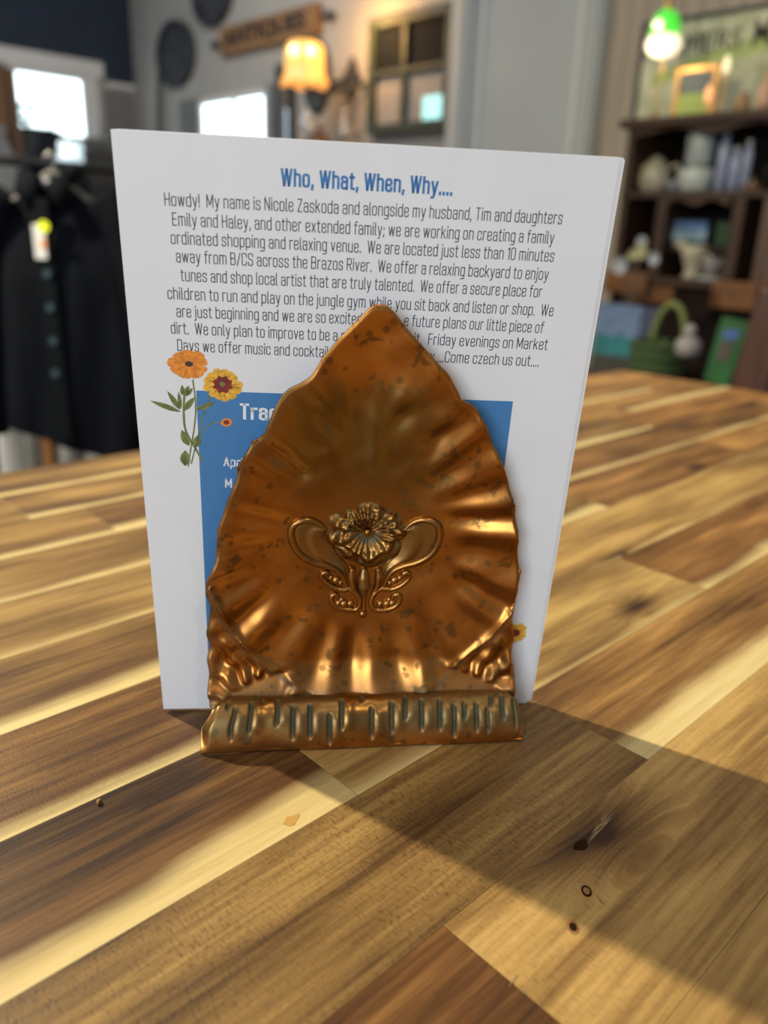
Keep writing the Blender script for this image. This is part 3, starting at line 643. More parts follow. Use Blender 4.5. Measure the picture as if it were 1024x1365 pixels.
me.from_pydata((co - np.array(org)[None]).tolist(), [], faces); me.materials.append(m_cu); me.shade_smooth()
rb_ = R_bowl(th); rr_ = np.hypot(*(U - CEN).T); same = np.abs(rb_ - R_out(th)) < .0012
pt = np.exp(-((rr_ - rb_ - .0012) / .0007) ** 2) * .7 * ~same * sst(.018, .024, np.abs(U[:, 0] - CEN[0])) + .55 * sst(.010, .0, U[:, 1] - .0125) * 1.0
emb = np.array([hloc(490, 715), hloc(490, 750), hloc(485, 790)])
for p_, s_ in zip(emb, (.011, .009, .008)): pt = np.maximum(pt, .0 * np.exp(-(np.hypot(*(U - p_).T) / s_) ** 4))
ol = sst(-.005, .03, U[:, 1] - CEN[1]) * (1 - sst(.04, .052, U[:, 1] - CEN[1])) * (1 - sst(.014, .034, np.abs(U[:, 0] - CEN[0] + .002))) * .9 + .25 * (1 - sst(.4, .7, q))
pt = np.maximum(pt, sst(.90, 1.0, rr_ / R_out(th)) * sst(-.35, .3, -np.cos(th - .4)) * .42)  # dark reflection along the left rim, painted in through the same mask
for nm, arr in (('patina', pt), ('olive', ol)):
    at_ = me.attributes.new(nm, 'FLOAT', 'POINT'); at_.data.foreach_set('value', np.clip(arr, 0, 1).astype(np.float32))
o = bpy.data.objects.new('shell_plate', me); C.objects.link(o); o.parent = holder
sd = o.modifiers.new('thick', 'SOLIDIFY'); sd.thickness = .0007; sd.offset = -1
# foot scroll: a rolled sheet with a hammered row of notches
tl = P(268, 1005, 2, .0003); tr = P(697, 988, 2, .0003)
SX = (tr - tl).normalized(); SB = Vector((-SX.y, SX.x, 0))       # back direction
SLEN = (tr - tl).length
DEP, HGT = .0150, .0142
prof = []
for i in range(41):
    a = -.28 + (PI + .62) * i / 40
    prof.append((DEP * .5 - DEP * .5 * math.cos(a), HGT * (.5 + .5 * math.sin(a)) * 1.0 if a > PI * .5 else HGT * math.sin(max(a, 0)) ** .8 + min(a, 0) * .0008))
prof[0:1] = [(.0016, -.0001)] if False else prof[0:1]
prof = [(p[0], max(p[1], 0)) for p in prof]
notch = [(125, 315, 410), (177, 298, 390), (258, 290, 368), (305, 310, 408), (355, 305, 403), (412, 332, 420), (447, 290, 380), (505, 278, 298), (535, 312, 405), (593, 296, 390), (632, 278, 352), (680, 290, 382), (733, 288, 380), (775, 305, 400), (805, 297, 350), (840, 300, 385), (872, 315, 388), (885, 273, 310), (918, 275, 350), (955, 285, 380), (213, 290, 303), (98, 300, 322)]
notch = [(250 + a / 2.179, 800 + b / 2.179, 800 + c / 2.179) for a, b, c in notch]
NS = 700
PRF = np.array(prof); dl = np.concatenate([[0], np.cumsum(np.hypot(*np.diff(PRF, axis=0).T))]); NPF = 110
ss = np.linspace(0, dl[-1], NPF); PRF = np.stack([np.interp(ss, dl, PRF[:, 0]), np.interp(ss, dl, PRF[:, 1])], 1)
tn = np.gradient(PRF, axis=0); tn /= np.hypot(*tn.T)[:, None] + 1e-12; nrm = np.stack([-tn[:, 1], tn[:, 0]], 1)
SXa = np.linspace(0, SLEN, NS)
base3 = np.array(tl)[None, None] + SXa[:, None, None] * np.array(SX) + PRF[None, :, :1] * np.array(SB) + PRF[None, :, 1:] * np.array([0, 0, 1.])
cc = (base3 - CO) @ MR; PX = 512 + F * cc[..., 0] / -cc[..., 2]; PY = 682.5 - F * cc[..., 1] / -cc[..., 2]
disp = np.zeros(PX.shape); patn = np.zeros(PX.shape)
front_side = (PRF[:, 0] < DEP * .62)[None]
for i, (nx, y0, y1) in enumerate(notch):
    g = np.exp(-((PX - nx) / 2.6) ** 2) * sst(y0 - 3, y0 + 3, PY) * (1 - sst(y1 - 8, y1 + 3, PY)) * front_side
    disp -= .00085 * g; patn = np.maximum(patn, np.clip(g * 1.6, 0, 1))
    g2 = np.exp(-((PX - nx - 10) / 7.0) ** 2) * sst(y0 - 3, y0 + 9, PY) * (1 - sst(y1 - 12, y1 + 3, PY)) * front_side
    disp += .00042 * g2
ends = np.minimum(SXa, SLEN - SXa)[:, None]
disp -= .0022 * (1 - sst(0, .004, ends)) ** 2 * sst(.0, .008, PRF[:, 1])[None]
disp += .00018 * np.sin(SXa[:, None] * 160 + 1.0) * np.ones((1, NPF))
topw = sst(.25, 1.0, PRF[:, 0] / DEP) * sst(.1, .8, PRF[:, 1] / HGT) + .55 * sst(.5, 1, PRF[:, 1] / HGT)
base3 = base3 + ((np.exp(-SXa / .010) * .0062)[:, None] * topw[None])[..., None] * np.array(SX) - ((np.exp(-(SLEN - SXa) / .010) * .0022)[:, None] * topw[None])[..., None] * np.array(SX)
nr3 = nrm[:, :1] * np.array(SB) + nrm[:, 1:] * np.array([0, 0, 1.])
sgn = 1 if nrm[NPF // 2, 1] > 0 else -1
X3 = base3 + disp[..., None] * nr3[None] * sgn
X3[..., 2] = np.maximum(X3[..., 2], .0003)
me = bpy.data.meshes.new('foot_scroll')
fs = [(i * NPF + j, (i + 1) * NPF + j, (i + 1) * NPF + j + 1, i * NPF + j + 1) for i in range(NS - 1) for j in range(NPF - 1)]
me.from_pydata((X3.reshape(-1, 3) - np.array(org)).tolist(), [], fs); me.materials.append(m_cu); me.shade_smooth()
pt2 = patn + .6 * sst(.1, .7, np.sin(PRF[:, 1] / HGT * 1.5))[None] * sst(.1, .7, np.abs(np.sin(SXa * 90 + 2 * np.sin(SXa * 40))))[:, None] * .6
for nm, arr in (('patina', pt2), ('olive', np.ones(pt2.shape) * .8 * sst(.2, .6, PRF[:, 1] / HGT)[None])):
    at_ = me.attributes.new(nm, 'FLOAT', 'POINT'); at_.data.foreach_set('value', np.clip(arr, 0, 1).astype(np.float32).ravel())
o = bpy.data.objects.new('foot_scroll', me); C.objects.link(o); o.parent = holder; o['label'] = 'rolled copper foot with dark green chiselled notches'
sd = o.modifiers.new('thick', 'SOLIDIFY'); sd.thickness = .0008; sd.offset = -1 if sgn > 0 else 1
# tray under the cards' front edge joining plate and foot
c0 = tl + SB * (DEP - .002) + SX * .002
MB().prism([c0, c0 + SX * (SLEN - .004), c0 + SX * (SLEN - .006) + SB * .0042, c0 + SX * .004 + SB * .0042], (0, 0, .0007)).build('base_strip', m_cu, holder)
# ---- embossed emblem
def ep(cx_, cy_):
    o_ = np.array(HORG + CY * .0042); p = PP(350 + cx_ / 3.793, 640 + cy_ / 3.793, o_, CN) - Vector(o_); return np.array([p.dot(CX), p.dot(CZ)])
EM = []
def estrand(pts, rads, name, parent, label=None, lift=.0002, closed=False):
    cp = catmull([Vector((*ep(*p), 0)) for p in pts], 7, closed)
    if closed: cp.append(cp[0])
    n = len(cp); rk = np.interp(np.linspace(0, 1, n), np.linspace(0, 1, len(rads)), rads)
    hs, _, _ = relief(np.array([[v.x, v.y] for v in cp]))
    p3 = [HORG + CX * v.x + CZ * v.y - CY * (float(h_) + lift) for v, h_ in zip(cp, hs)]
    mb = MB().tube(p3, list(rk), 10, flat=CY); return mb
def addobj(mb, name, parent, olive=.55, pat=0.0, label=None):
    o = mb.build(name, m_cu, parent, smooth='all')
    a = o.data.attributes.new('olive', 'FLOAT', 'POINT'); a.data.foreach_set('value', np.full(len(o.data.vertices), olive, np.float32))
    a = o.data.attributes.new('patina', 'FLOAT', 'POINT'); a.data.foreach_set('value', np.full(len(o.data.vertices), pat, np.float32))
    if label: o['label'] = label
    return o
MIRX = 516
def mir(pts): return [(2 * MIRX + 10 - x, y) for x, y in pts]
FDY = 13
fo = [(530, 108), (570, 110), (605, 125), (640, 155), (675, 152), (708, 180), (712, 225), (745, 255), (735, 285), (708, 300), (712, 345), (690, 385), (650, 412), (600, 430), (550, 445), (505, 436), (460, 415), (420, 402), (385, 378), (372, 352), (345, 340), (318, 300), (312, 255), (325, 215), (335, 180), (375, 165), (410, 175), (425, 145), (465, 145), (490, 118)]
fc = ep(530, 252 + FDY); fa = np.array([ep(p[0], p[1] + FDY) for p in fo]) - fc
fth = np.arctan2(fa[:, 1], fa[:, 0]); fr = np.hypot(*fa.T); oo = np.argsort(fth); fth, fr = fth[oo], fr[oo]
fR = lambda x: np.interp(x, np.concatenate([fth - 2 * PI, fth, fth + 2 * PI]), np.tile(fr, 3))
nT, nR = 360, 60; T2 = np.linspace(-PI, PI, nT, endpoint=False); q2 = np.linspace(0, 1, nR)
UUf = fc + (q2[:, None] * fR(T2)[None])[..., None] * np.stack([np.cos(T2), np.sin(T2)], 1)[None]
Uf = UUf.reshape(-1, 2); hb, _, _ = relief(Uf)
qq = np.repeat(q2, nT); tt = np.tile(T2, nR); low = sst(.15, -.35, np.sin(tt))
dome = .0030 * (1 - qq ** 5) * (.45 + .55 * sst(.0, .65, qq))
rel = .00055 * np.cos(tt * 17 + 2.0 * np.sin(tt * 3)) * sst(.12, .45, qq) * (1 - low * .6)
rel += low * (.0012 * np.exp(-((qq - .55) / .16) ** 2) + .0005 * np.cos(tt * 9 + .6) * sst(.45, .7, qq) - .0006 * np.exp(-((qq - .22) / .1) ** 2))
rel += .00035 * np.sin(qq * 24 + 2 * np.sin(tt * 5)) * sst(.3, .6, qq)
hf = hb + dome + rel * (1 - qq ** 8) - .0002
cof = np.array(HORG)[None] + Uf[:, :1] * np.array(CX) + Uf[:, 1:] * np.array(CZ) - hf[:, None] * np.array(CY)
emblem = bpy.data.objects.new('embossed_flower', bpy.data.meshes.new('embossed_flower')); C.objects.link(emblem); emblem.parent = holder
me = emblem.data
me.from_pydata((cof - np.array(org)).tolist(), [], [(i * nT + k, (i + 1) * nT + k, (i + 1) * nT + (k + 1) % nT, i * nT + (k + 1) % nT) for i in range(nR - 1) for k in range(nT)])
me.materials.append(m_cu); me.shade_smooth()
patf = np.clip(-rel / .0007, 0, 1) * .55 + .5 * np.exp(-((qq - .24) / .12) ** 2) * low + .5 * sst(.93, 1, qq)
for nm, arr in (('patina', patf), ('olive', np.full(len(Uf), .75))):
    at_ = me.attributes.new(nm, 'FLOAT', 'POINT'); at_.data.foreach_set('value', np.clip(arr, 0, 1).astype(np.float32))
emblem['label'] = 'embossed poppy flower with ruffled petals'
PX1 = .00022 * .2637                                  # metres on the plate per emblem pixel
u = PX1
def bead(cx_, cy_, r, name, sq=1):
    c = hp(ep(cx_, cy_))[0]; mb = MB(); prf = [(r * math.sin(a), r * .7 * math.cos(a)) for a in np.linspace(PI, 0, 12)]
    mb.lathe(c, [(p[0], p[1]) for p in prf], 20, ax=-CY); return mb
k_ = 1.0
loopL = [(322, 262), (285, 228), (235, 208), (185, 213), (150, 240), (145, 290), (165, 345), (205, 392), (265, 425), (330, 445), (378, 468), (408, 505), (428, 548)]
innerL = [(335, 312), (352, 355), (380, 400), (412, 432), (430, 470), (436, 545)]
swl = [(210, 262), (240, 258), (270, 275), (278, 305), (262, 325)]; swl2 = [(230, 300), (248, 292), (258, 305)]
for f_, nm in ((lambda p: p, 'left'), (mir, 'right')):
    mb = estrand(f_(loopL), [13 * u, 18 * u, 21 * u, 21 * u, 20 * u, 16 * u, 10 * u], '', holder)
    hd = addobj(mb, 'scroll_handle', holder, .6)
    lf, li = catmull([Vector((*ep(*p), 0)) for p in f_(loopL)], 6), catmull([Vector((*ep(*p), 0)) for p in f_([(322, 262), (326, 290)] + innerL)], 6)
    gN, gM = 60, 14; bl = MB(); vs_ = []
    for i in range(gN):
        a_ = lf[int(i / (gN - 1) * (len(lf) - 1))]; b_ = li[int(i / (gN - 1) * (len(li) - 1))]
        for j in range(gM):
            t_ = j / (gM - 1); m_ = a_ * (1 - t_) + b_ * t_; h0 = float(relief(np.array([[m_.x, m_.y]]))[0][0])
            vs_.append(HORG + CX * m_.x + CZ * m_.y - CY * (h0 + .0001 + .0011 * math.sin(PI * t_) * (1 - .55 * math.exp(-((t_ - .35) / .16) ** 2)) * min(1, 6 * (1 - i / (gN - 1)))))
    bl.add(vs_, [(i * gM + j, (i + 1) * gM + j, (i + 1) * gM + j + 1, i * gM + j + 1) for i in range(gN - 1) for j in range(gM - 1)])
    addobj(bl, 'spoon_leaf', hd, .7, .12)
    mb = estrand(f_(innerL), [5 * u, 9 * u, 8 * u, 6 * u], '', holder); addobj(mb, 'inner_rib', hd, .6)
    mb = estrand(f_(swl), [4 * u, 6 * u, 4 * u], '', holder); mb2 = estrand(f_(swl2), [4 * u, 5 * u, 3 * u], '', holder)
    mb.add(mb2.v, mb2.f); addobj(mb, 'swirl', hd, .5)
    c1 = estrand(f_([(430, 558), (390, 560), (350, 545), (315, 520), (298, 498), (305, 478), (328, 480), (330, 500)]), [16 * u, 16 * u, 14 * u, 13 * u, 17 * u, 12 * u], '', holder)
    cu1 = addobj(c1, 'leaf_curl', holder, .4)
    b1 = MB()
    for x_, y_, r_ in ((345, 505, 13), (372, 518, 17), (395, 530, 12)):
        bb = bead(*f_([(x_, y_)])[0], r_ * u * 1.5, ''); b1.add(bb.v, bb.f)
    addobj(b1, 'berry', cu1, .4)
    c2 = estrand(f_([(425, 552), (462, 568), (486, 600), (492, 635), (470, 658), (425, 658), (378, 645), (350, 618), (350, 590), (372, 585), (385, 605)]), [13 * u, 17 * u, 16 * u, 16 * u, 16 * u, 16 * u, 16 * u, 11 * u], '', holder)
    cu2 = addobj(c2, 'leaf_curl', holder, .4)
    b1 = MB()
    for x_, y_, r_ in ((385, 628, 16), (412, 632, 18), (445, 632, 15), (400, 612, 12)):
        bb = bead(*f_([(x_, y_)])[0], r_ * u * 1.5, ''); b1.add(bb.v, bb.f)
    addobj(b1, 'berry', cu2, .4)
    l3 = estrand(f_([(455, 455), (452, 500), (462, 550), (490, 585)]), [18 * u, 26 * u, 20 * u, 8 * u], '', holder); addobj(l3, 'side_leaf', holder, .55)
mb = estrand([(515, 455), (512, 500), (513, 545), (518, 600)], [14 * u, 34 * u, 36 * u, 8 * u], '', holder); addobj(mb, 'center_leaf', holder, .6, .2)
mb = estrand([(518, 590), (514, 625), (512, 665)], [12 * u, 11 * u, 14 * u], '', holder); addobj(mb, 'stalk', holder, .4)
addobj(bead(508, 682, 24 * u, ''), 'drop', holder, .4)
cb = bead(530, 250 + FDY, 19 * u, ''); shift = -CY * .0022
cb.v = [v + shift for v in cb.v]; addobj(cb, 'stamen', emblem, .6)

exec_bg = True
# ------------------------------------------------------------------ things on the back walls
def wallring(mb, c, ry, rz, x0, x1, seg=40, inner=0):
    outer = [Vector((x0, c.y + ry * math.cos(t), c.z + rz * math.sin(t))) for t in [2 * PI * i / seg for i in range(seg)]]
    if not inner: return mb.prism(outer, (x1 - x0, 0, 0))
    inn = [Vector((x0, c.y + ry * inner * math.cos(t), c.z + rz * inner * math.sin(t))) for t in [2 * PI * i / seg for i in range(seg)]]
    d = Vector((x1 - x0, 0, 0)); vs = outer + inn + [p + d for p in outer] + [p + d for p in inn]; fs = []
    for i in range(seg):
        j = (i + 1) % seg
        fs += [(i, j, seg + j, seg + i), (2 * seg + i, 3 * seg + i, 3 * seg + j, 2 * seg + j), (i, 2 * seg + i, 2 * seg + j, j), (seg + i, seg + j, 3 * seg + j, 3 * seg + i)]
    return mb.add(vs, fs)
m_iron = plain('dark_iron', (.030, .034, .042), .6, var=.3, scale=60)
def oval(px, py, label, ry, rz):
    c = P(px, py, 0, WA); t = thing('wall_medallion', label, 'wall decoration', (WA, c.y, c.z), 'dark round wall medallions')
    wallring(MB(), c, ry, rz, WA - .03, WA - .001).build('disc', m_iron, t)
    wallring(MB(), c, ry, rz, WA - .055, WA - .031, inner=.88).build('rim', m_iron, t)
    g = MB()
    for k in range(10):
        a = k * PI / 5; g.tube([Vector((WA - .038, c.y + ry * .15 * math.cos(a), c.z + rz * .15 * math.sin(a))), Vector((WA - .038, c.y + ry * .85 * math.cos(a), c.z + rz * .85 * math.sin(a)))], .012, 6)
    g.build('spokes', plain('dark_iron_light', (.05, .055, .07), .5), t)
oval(238, 73, 'dark oval wall medallion left of the wooden lettered sign', .27, .235)
oval(287, -6, 'dark wall medallion cut off by the top edge above the lettered sign', .25, .2)
MB().tube([P(213, 95, 0, WA - .06), P(212, 260, 0, WA - .06)], .022, 8).build('wall_pole', m_iron, label='thin dark vertical pole on the wall below the oval medallion', category='pole')
# lettered wooden sign
sl, sr = P(300, 62, 0, WA), P(431, 22, 0, WA)
sg = thing('antiques_sign', 'wooden sign with dark lettering and iron finials on the back wall', 'sign', (WA, (sl.y + sr.y) / 2, 1.4))
m_sw = wood('sign_wood', (.19, .10, .045), (.30, .165, .07), 1, .6)
zt_ = P(300, 40, 0, WA).z; zb_ = P(300, 76, 0, WA).z
MB().box((WA - .05, sr.y, zb_), (WA - .002, sl.y, zt_)).build('board', m_sw, sg)
def boxtext(body, yl_, yr_, z_, h_, x_, mat, parent, name='lettering', bold=.02, depth=.004):
    vs, fs = textmesh(body, bold); xs = [v[0] for v in vs]; ys = [v[1] for v in vs]; a, b_ = min(xs), max(xs); c_, d_ = min(ys), max(ys)
    mb = MB(); f3 = [(x_, yl_ + (yr_ - yl_) * (v[0] - a) / (b_ - a), z_ + h_ * (v[1] - c_) / (d_ - c_)) for v in vs]
    return mb.add(f3, fs).build(name, mat, parent)
boxtext('ANTIQUES', sl.y - .06, sr.y + .12, zb_ + (zt_ - zb_) * .16, (zt_ - zb_) * .68, WA - .0515, plain('sign_black', (.008, .009, .012), .8), sg, bold=.045)
for yy_, s_ in ((sl.y, 1), (sr.y, -1)):
    zz = (zt_ + zb_) / 2; g = MB().tube([(WA - .026, yy_ - s_ * .001, zz), (WA - .026, yy_ + s_ * .10, zz)], .012, 8); g.lathe((WA - .026, yy_ + s_ * .10, zz), [(.001, -.04), (.035, 0), (.001, .06)], 8, ax=(0, s_, 0)); g.build('finial', m_iron, sg)
# wall sconce with warm glass shade
c = P(406, 84, 0, WA - .30)
sc = thing('wall_sconce', 'glowing amber glass wall sconce in front of the round mirror', 'lamp', (WA, c.y, c.z - .15))
m_amb, nt, b = newmat('lit_amber_glass'); co_ = objco(nt)
sep = N(nt, 'ShaderNodeSeparateXYZ'); nt.links.new(co_, sep.inputs[0])
r_ = ramp(nt, [(0, (1.0, .42, .10)), (.35, (1.0, .48, .11)), (.68, (1.0, .62, .13)), (1, (1.0, .50, .11))], mth(nt, 'MULTIPLY', sep.outputs[2], 1 / .235))
nt.links.new(r_.outputs[0], b.inputs['Emission Color']); b.inputs['Emission Strength'].default_value = .95; b.inputs['Base Color'].default_value = (.5, .3, .1, 1)
sh = MB(); prf = [(.075, .235), (.105, .22), (.118, .19), (.122, .12), (.124, .08), (.128, .05), (.145, .02), (.148, .0)]
# scalloped shade
seg = 48; vs = []; cb_ = Vector((c.x, c.y, c.z - .12))
for r0_, hh in prf:
    for k in range(seg):
        a = 2 * PI * k / seg; rr2 = r0_ * (1 + .05 * math.cos(6 * a)) ; hz = hh - (.012 * math.cos(6 * a) if hh < .03 else 0)
        vs.append(cb_ + Vector((math.cos(a) * rr2, math.sin(a) * rr2, hz)))
fs = [(i * seg + k, i * seg + (k + 1) % seg, (i + 1) * seg + (k + 1) % seg, (i + 1) * seg + k) for i in range(len(prf) - 1) for k in range(seg)]
fs.append(tuple(range(seg)))
sh.add(vs, fs).build('glass_shade', m_amb, sc, smooth='all', at=cb_)
m_bulb = plain('lit_bulb', (1, .8, .4), .4, emit=(1, .72, .22), estr=6)
vr0 = cam2room(1, 0, 0); vf0 = cam2room(0, 1, 0)
for k in (-1, 1):
    q_ = cb_ - vf0 * .118 + vr0 * (k * .05) + Vector((0, 0, .165)); MB().lathe(q_, [(.001, -.03), (.022, -.018), (.028, 0), (.022, .018), (.001, .03)], 12).build('bulb', m_bulb, sc, smooth='all')
MB().tube([(WA - .002, c.y - .25, c.z - .10), (WA - .1, c.y - .2, c.z - .13), (c.x + .05, c.y - .02, c.z - .18), (c.x, c.y, c.z - .12)], .014, 8).build('arm', m_iron, sc)
lp = bpy.data.lights.new('sconce_light', 'POINT'); lp.energy = 15; lp.color = (1, .50, .14); lp.shadow_soft_size = .05
lo = bpy.data.objects.new('sconce_light', lp); C.objects.link(lo); lo.location = (WA - .22, c.y - .42, c.z + .16)
# round mirror behind the sconce
c = P(425, 103, 0, WA)
rm = thing('round_mirror', 'small oval dark framed mirror behind the amber sconce', 'mirror', (WA, c.y, c.z))
wallring(MB(), c, .135, .215, WA - .03, WA - .001, inner=.74).build('frame', m_iron, rm)
wallring(MB(), c, .1, .16, WA - .012, WA - .001).build('mirror_glass', plain('pale_mirror', (.30, .42, .46), .12, metal=.9), rm)
q_ = P(426, 125, 0, WA)
# diamond ornament
c = P(472, 106, 0, WA); g = MB(); g.prism([(WA - .03, c.y + .075, c.z), (WA - .03, c.y, c.z + .125), (WA - .03, c.y - .075, c.z), (WA - .03, c.y, c.z - .125)], (.028, 0, 0))
dm = g.build('wall_ornament', m_iron, label='dark diamond shaped iron ornament between sconce and framed window', category='ornament')
MB().tube([(WA - .02, c.y + .07, c.z), (WA - .02, c.y + .24, c.z - .015)], .012, 6).build('bar', m_iron, dm)
# tall narrow mirror in a wood frame
yl_, yr_ = P(375, 130, 0, WA).y, P(396, 130, 0, WA).y; zt2 = P(385, 86, 0, WA).z
tm = thing('tall_mirror', 'tall narrow mirror in dark wood frame below the amber sconce', 'mirror', (WA, (yl_ + yr_) / 2, .3))
m_dw = wood('dark_frame_wood', (.05, .03, .018), (.13, .075, .04), 2)
g = MB(); wd = .045
g.box((WA - .05, yl_ - wd, .3), (WA - .002, yl_, zt2)); g.box((WA - .05, yr_, .3), (WA - .002, yr_ + wd, zt2)); g.box((WA - .05, yr_ + wd, zt2 - .05), (WA - .002, yl_ - wd, zt2)); g.build('frame', m_iron, tm)
MB().box((WA - .02, yr_ + wd, .95), (WA - .003, yl_ - wd, zt2 - .05)).build('upper_panel', wood('amber_wood', (.20, .10, .04), (.30, .16, .07), 2), tm)
MB().box((WA - .02, yr_ + wd, .3), (WA - .003, yl_ - wd, .949)).build('lit_pane', plain('bright_pane', (.6, .7, .75), .3, emit=(.6, .78, .95), estr=.75), tm)  # bright mirror reflection put in as a glowing pane
# glass ornament on the wall
g = MB()
for dx, dy, r_ in ((410, 150, .022), (413, 158, .026), (405, 164, .03), (412, 170, .03), (408, 157, .02)):
    g.lathe(P(dx, dy, 0, WA - .12), [(.001, -r_), (r_ * .8, -r_ * .6), (r_, 0), (r_ * .8, r_ * .6), (.001, r_)], 10)
m_cry = plain('cut_glass', (.75, .77, .8), .1, metal=.3, emit=None)
g.tube([P(410, 160, 0, WA - .12), P(410, 160, 0, WA - .12) + Vector((.119, 0, 0))], .008, 8)
g.build('crystal_candle_holder', m_cry, smooth='all', label='small cut glass candle holder under the amber sconce', category='candle holder')
g = MB()
for py_, r_ in ((150, .02), (163, .03), (176, .035)): g.lathe(P(459, py_, 0, WA - .12), [(.001, -r_), (r_, 0), (.001, r_)], 10)
g.tube([P(459, 170, 0, WA - .12), P(459, 170, 0, WA - .12) + Vector((.119, 0, 0))], .008, 8)
g.build('crystal_candle_holder', m_cry, smooth='all', label='faint glass candle holder left of the framed window behind the card', category='candle holder')
c = P(424, 186, 0, WA - .2); MB().lathe(c, [(.13, -.1), (.09, -.02), (.06, .02), (.015, .05), (.006, .085)], 16).box((c.x - .03, c.y - .03, FLOOR), (c.x + .03, c.y + .03, c.z - .098)).build('turned_post', plain('dark_brown_turned', (.05, .025, .018), .5), smooth='all', label='dark brown post whose pointed top peeks over the card', category='post')
# framed four-pane window hung on the wall
yl_, yr_ = P(499, 100, 0, WA).y, P(610, 90, 0, WA).y; zt3, zb3 = P(499, 30, 0, WA).z, P(504, 180, 0, WA).z
fw = thing('framed_window', 'old green framed four pane window hung on the wall', 'window frame', (WA, (yl_ + yr_) / 2, zb3))
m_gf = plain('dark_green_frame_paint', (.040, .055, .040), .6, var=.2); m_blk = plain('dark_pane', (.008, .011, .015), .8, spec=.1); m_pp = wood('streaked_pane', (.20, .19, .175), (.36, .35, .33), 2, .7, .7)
e = .05; g = MB(); g.box((WA - .06, yl_ - e, zb3), (WA - .002, yl_, zt3)); g.box((WA - .06, yr_, zb3), (WA - .002, yr_ + e, zt3)); g.box((WA - .06, yr_ + e, zt3 - e), (WA - .002, yl_ - e, zt3)); g.box((WA - .06, yr_ + e, zb3), (WA - .002, yl_ - e, zb3 + e)); g.build('frame', m_gf, fw)
ym = (yl_ * .56 + yr_ * .44); zm = zb3 + (zt3 - zb3) * .53
MB().box((WA - .05, yr_ + e, zm - .012), (WA - .004, yl_ - e, zm + .012)).box((WA - .049, ym - .014, zb3 + e), (WA - .004, ym + .014, zt3 - e)).build('muntin', m_gf, fw)
for ya, yb in ((yl_ - e, ym + .014), (ym - .014, yr_ + e)):  # dark upper and pale lower panes: the mirrored room put into colour
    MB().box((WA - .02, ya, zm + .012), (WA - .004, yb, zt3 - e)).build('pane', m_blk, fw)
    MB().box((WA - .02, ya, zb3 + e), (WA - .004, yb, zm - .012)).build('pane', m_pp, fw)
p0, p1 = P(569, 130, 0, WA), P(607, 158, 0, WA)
MB().box((WA - .03, p0.y, p1.z), (WA - .021, p1.y + .01, p0.z)).build('bright_reflection_panel', plain('lit_cyan_panel', (.4, .8, .8), .3, emit=(.45, .95, .93), estr=.85), fw)  # bright patch of the reflection, added as a glowing panel
# grey notice plaque on the left wall and wooden door post
m_pl = wood('weathered_grey_board', (.13, .13, .13), (.24, .235, .23), 0, .6, .8)
pq = thing('wall_plaque', 'weathered grey plaque of stacked boards right of the bright window', 'plaque', (3.55, WB, .9))
for k in range(5): MB().box((3.40, WB - .03, .86 + k * .072), (3.66, WB - .002, .925 + k * .072)).build('board', m_pl, pq)
# wooden post at the left edge
m_op = wood('orange_door_wood', (.22, .09, .03), (.42, .20, .07), 2, .5)
TB = 2.6
c0 = dist(2, 160, TB * 1.12)
post = thing('wooden_screen', 'orange brown wooden upright behind the dark shirt at the left edge', 'screen', (c0.x, c0.y, FLOOR))
vr = (cam2room(1, 0, 0)).normalized(); vf = cam2room(0, 1, 0).normalized(); vu = Vector((0, 0, 1))
ob = dist(4, 160, 2.9); ob2 = dist(19, 160, 2.9)
zt_p = dist(10, 95, 2.9).z
g = MB(); g.obox(Vector((ob.x, ob.y, (FLOOR + zt_p) / 2)), vr, vf, vu, .03, .02, (zt_p - FLOOR) / 2); g.build('upright', m_op, post)
g = MB(); g.obox(Vector((ob2.x, ob2.y, (FLOOR + zt_p) / 2)), vr, vf, vu, .009, .03, (zt_p - FLOOR) / 2); g.build('edge_strip', wood('dark_orange_wood', (.10, .045, .02), (.2, .09, .035), 2, .5), post)

# ------------------------------------------------------------------ clothes rack with the dark shirt
D0 = 1.75
def rp(px, py, t=D0): return dist(px, py, t)
rail0, rail1 = rp(-60, 236, 1.72), rp(215, 212, 2.1)
m_steel = plain('dark_steel_tube', (.05, .05, .055), .35, metal=.8)
rack = thing('clothes_rack', 'dark metal clothes rack behind the card at left', 'clothes rack', (rail0.x, rail0.y, FLOOR))
rdir = (Vector((rail1.x, rail1.y, 0)) - Vector((rail0.x, rail0.y, 0))).normalized()
rz = rp(75, 222, D0).z + .012
ra, rb2 = Vector((rail0.x, rail0.y, rz)), Vector((rail1.x, rail1.y, rz))
MB().tube([ra, rb2], .011, 12).build('rail', m_steel, rack, smooth='all')
for e_ in (ra, rb2):
    MB().tube([Vector((e_.x, e_.y, FLOOR + .02)), Vector((e_.x, e_.y, rz))], .012, 10).build('post', m_steel, rack, smooth='all')
    n_ = Vector((-rdir.y, rdir.x, 0)); MB().tube([Vector((e_.x, e_.y, FLOOR + .014)) - n_ * .22, Vector((e_.x, e_.y, FLOOR + .014)) + n_ * .22], .013, 8).build('foot', m_steel, rack)
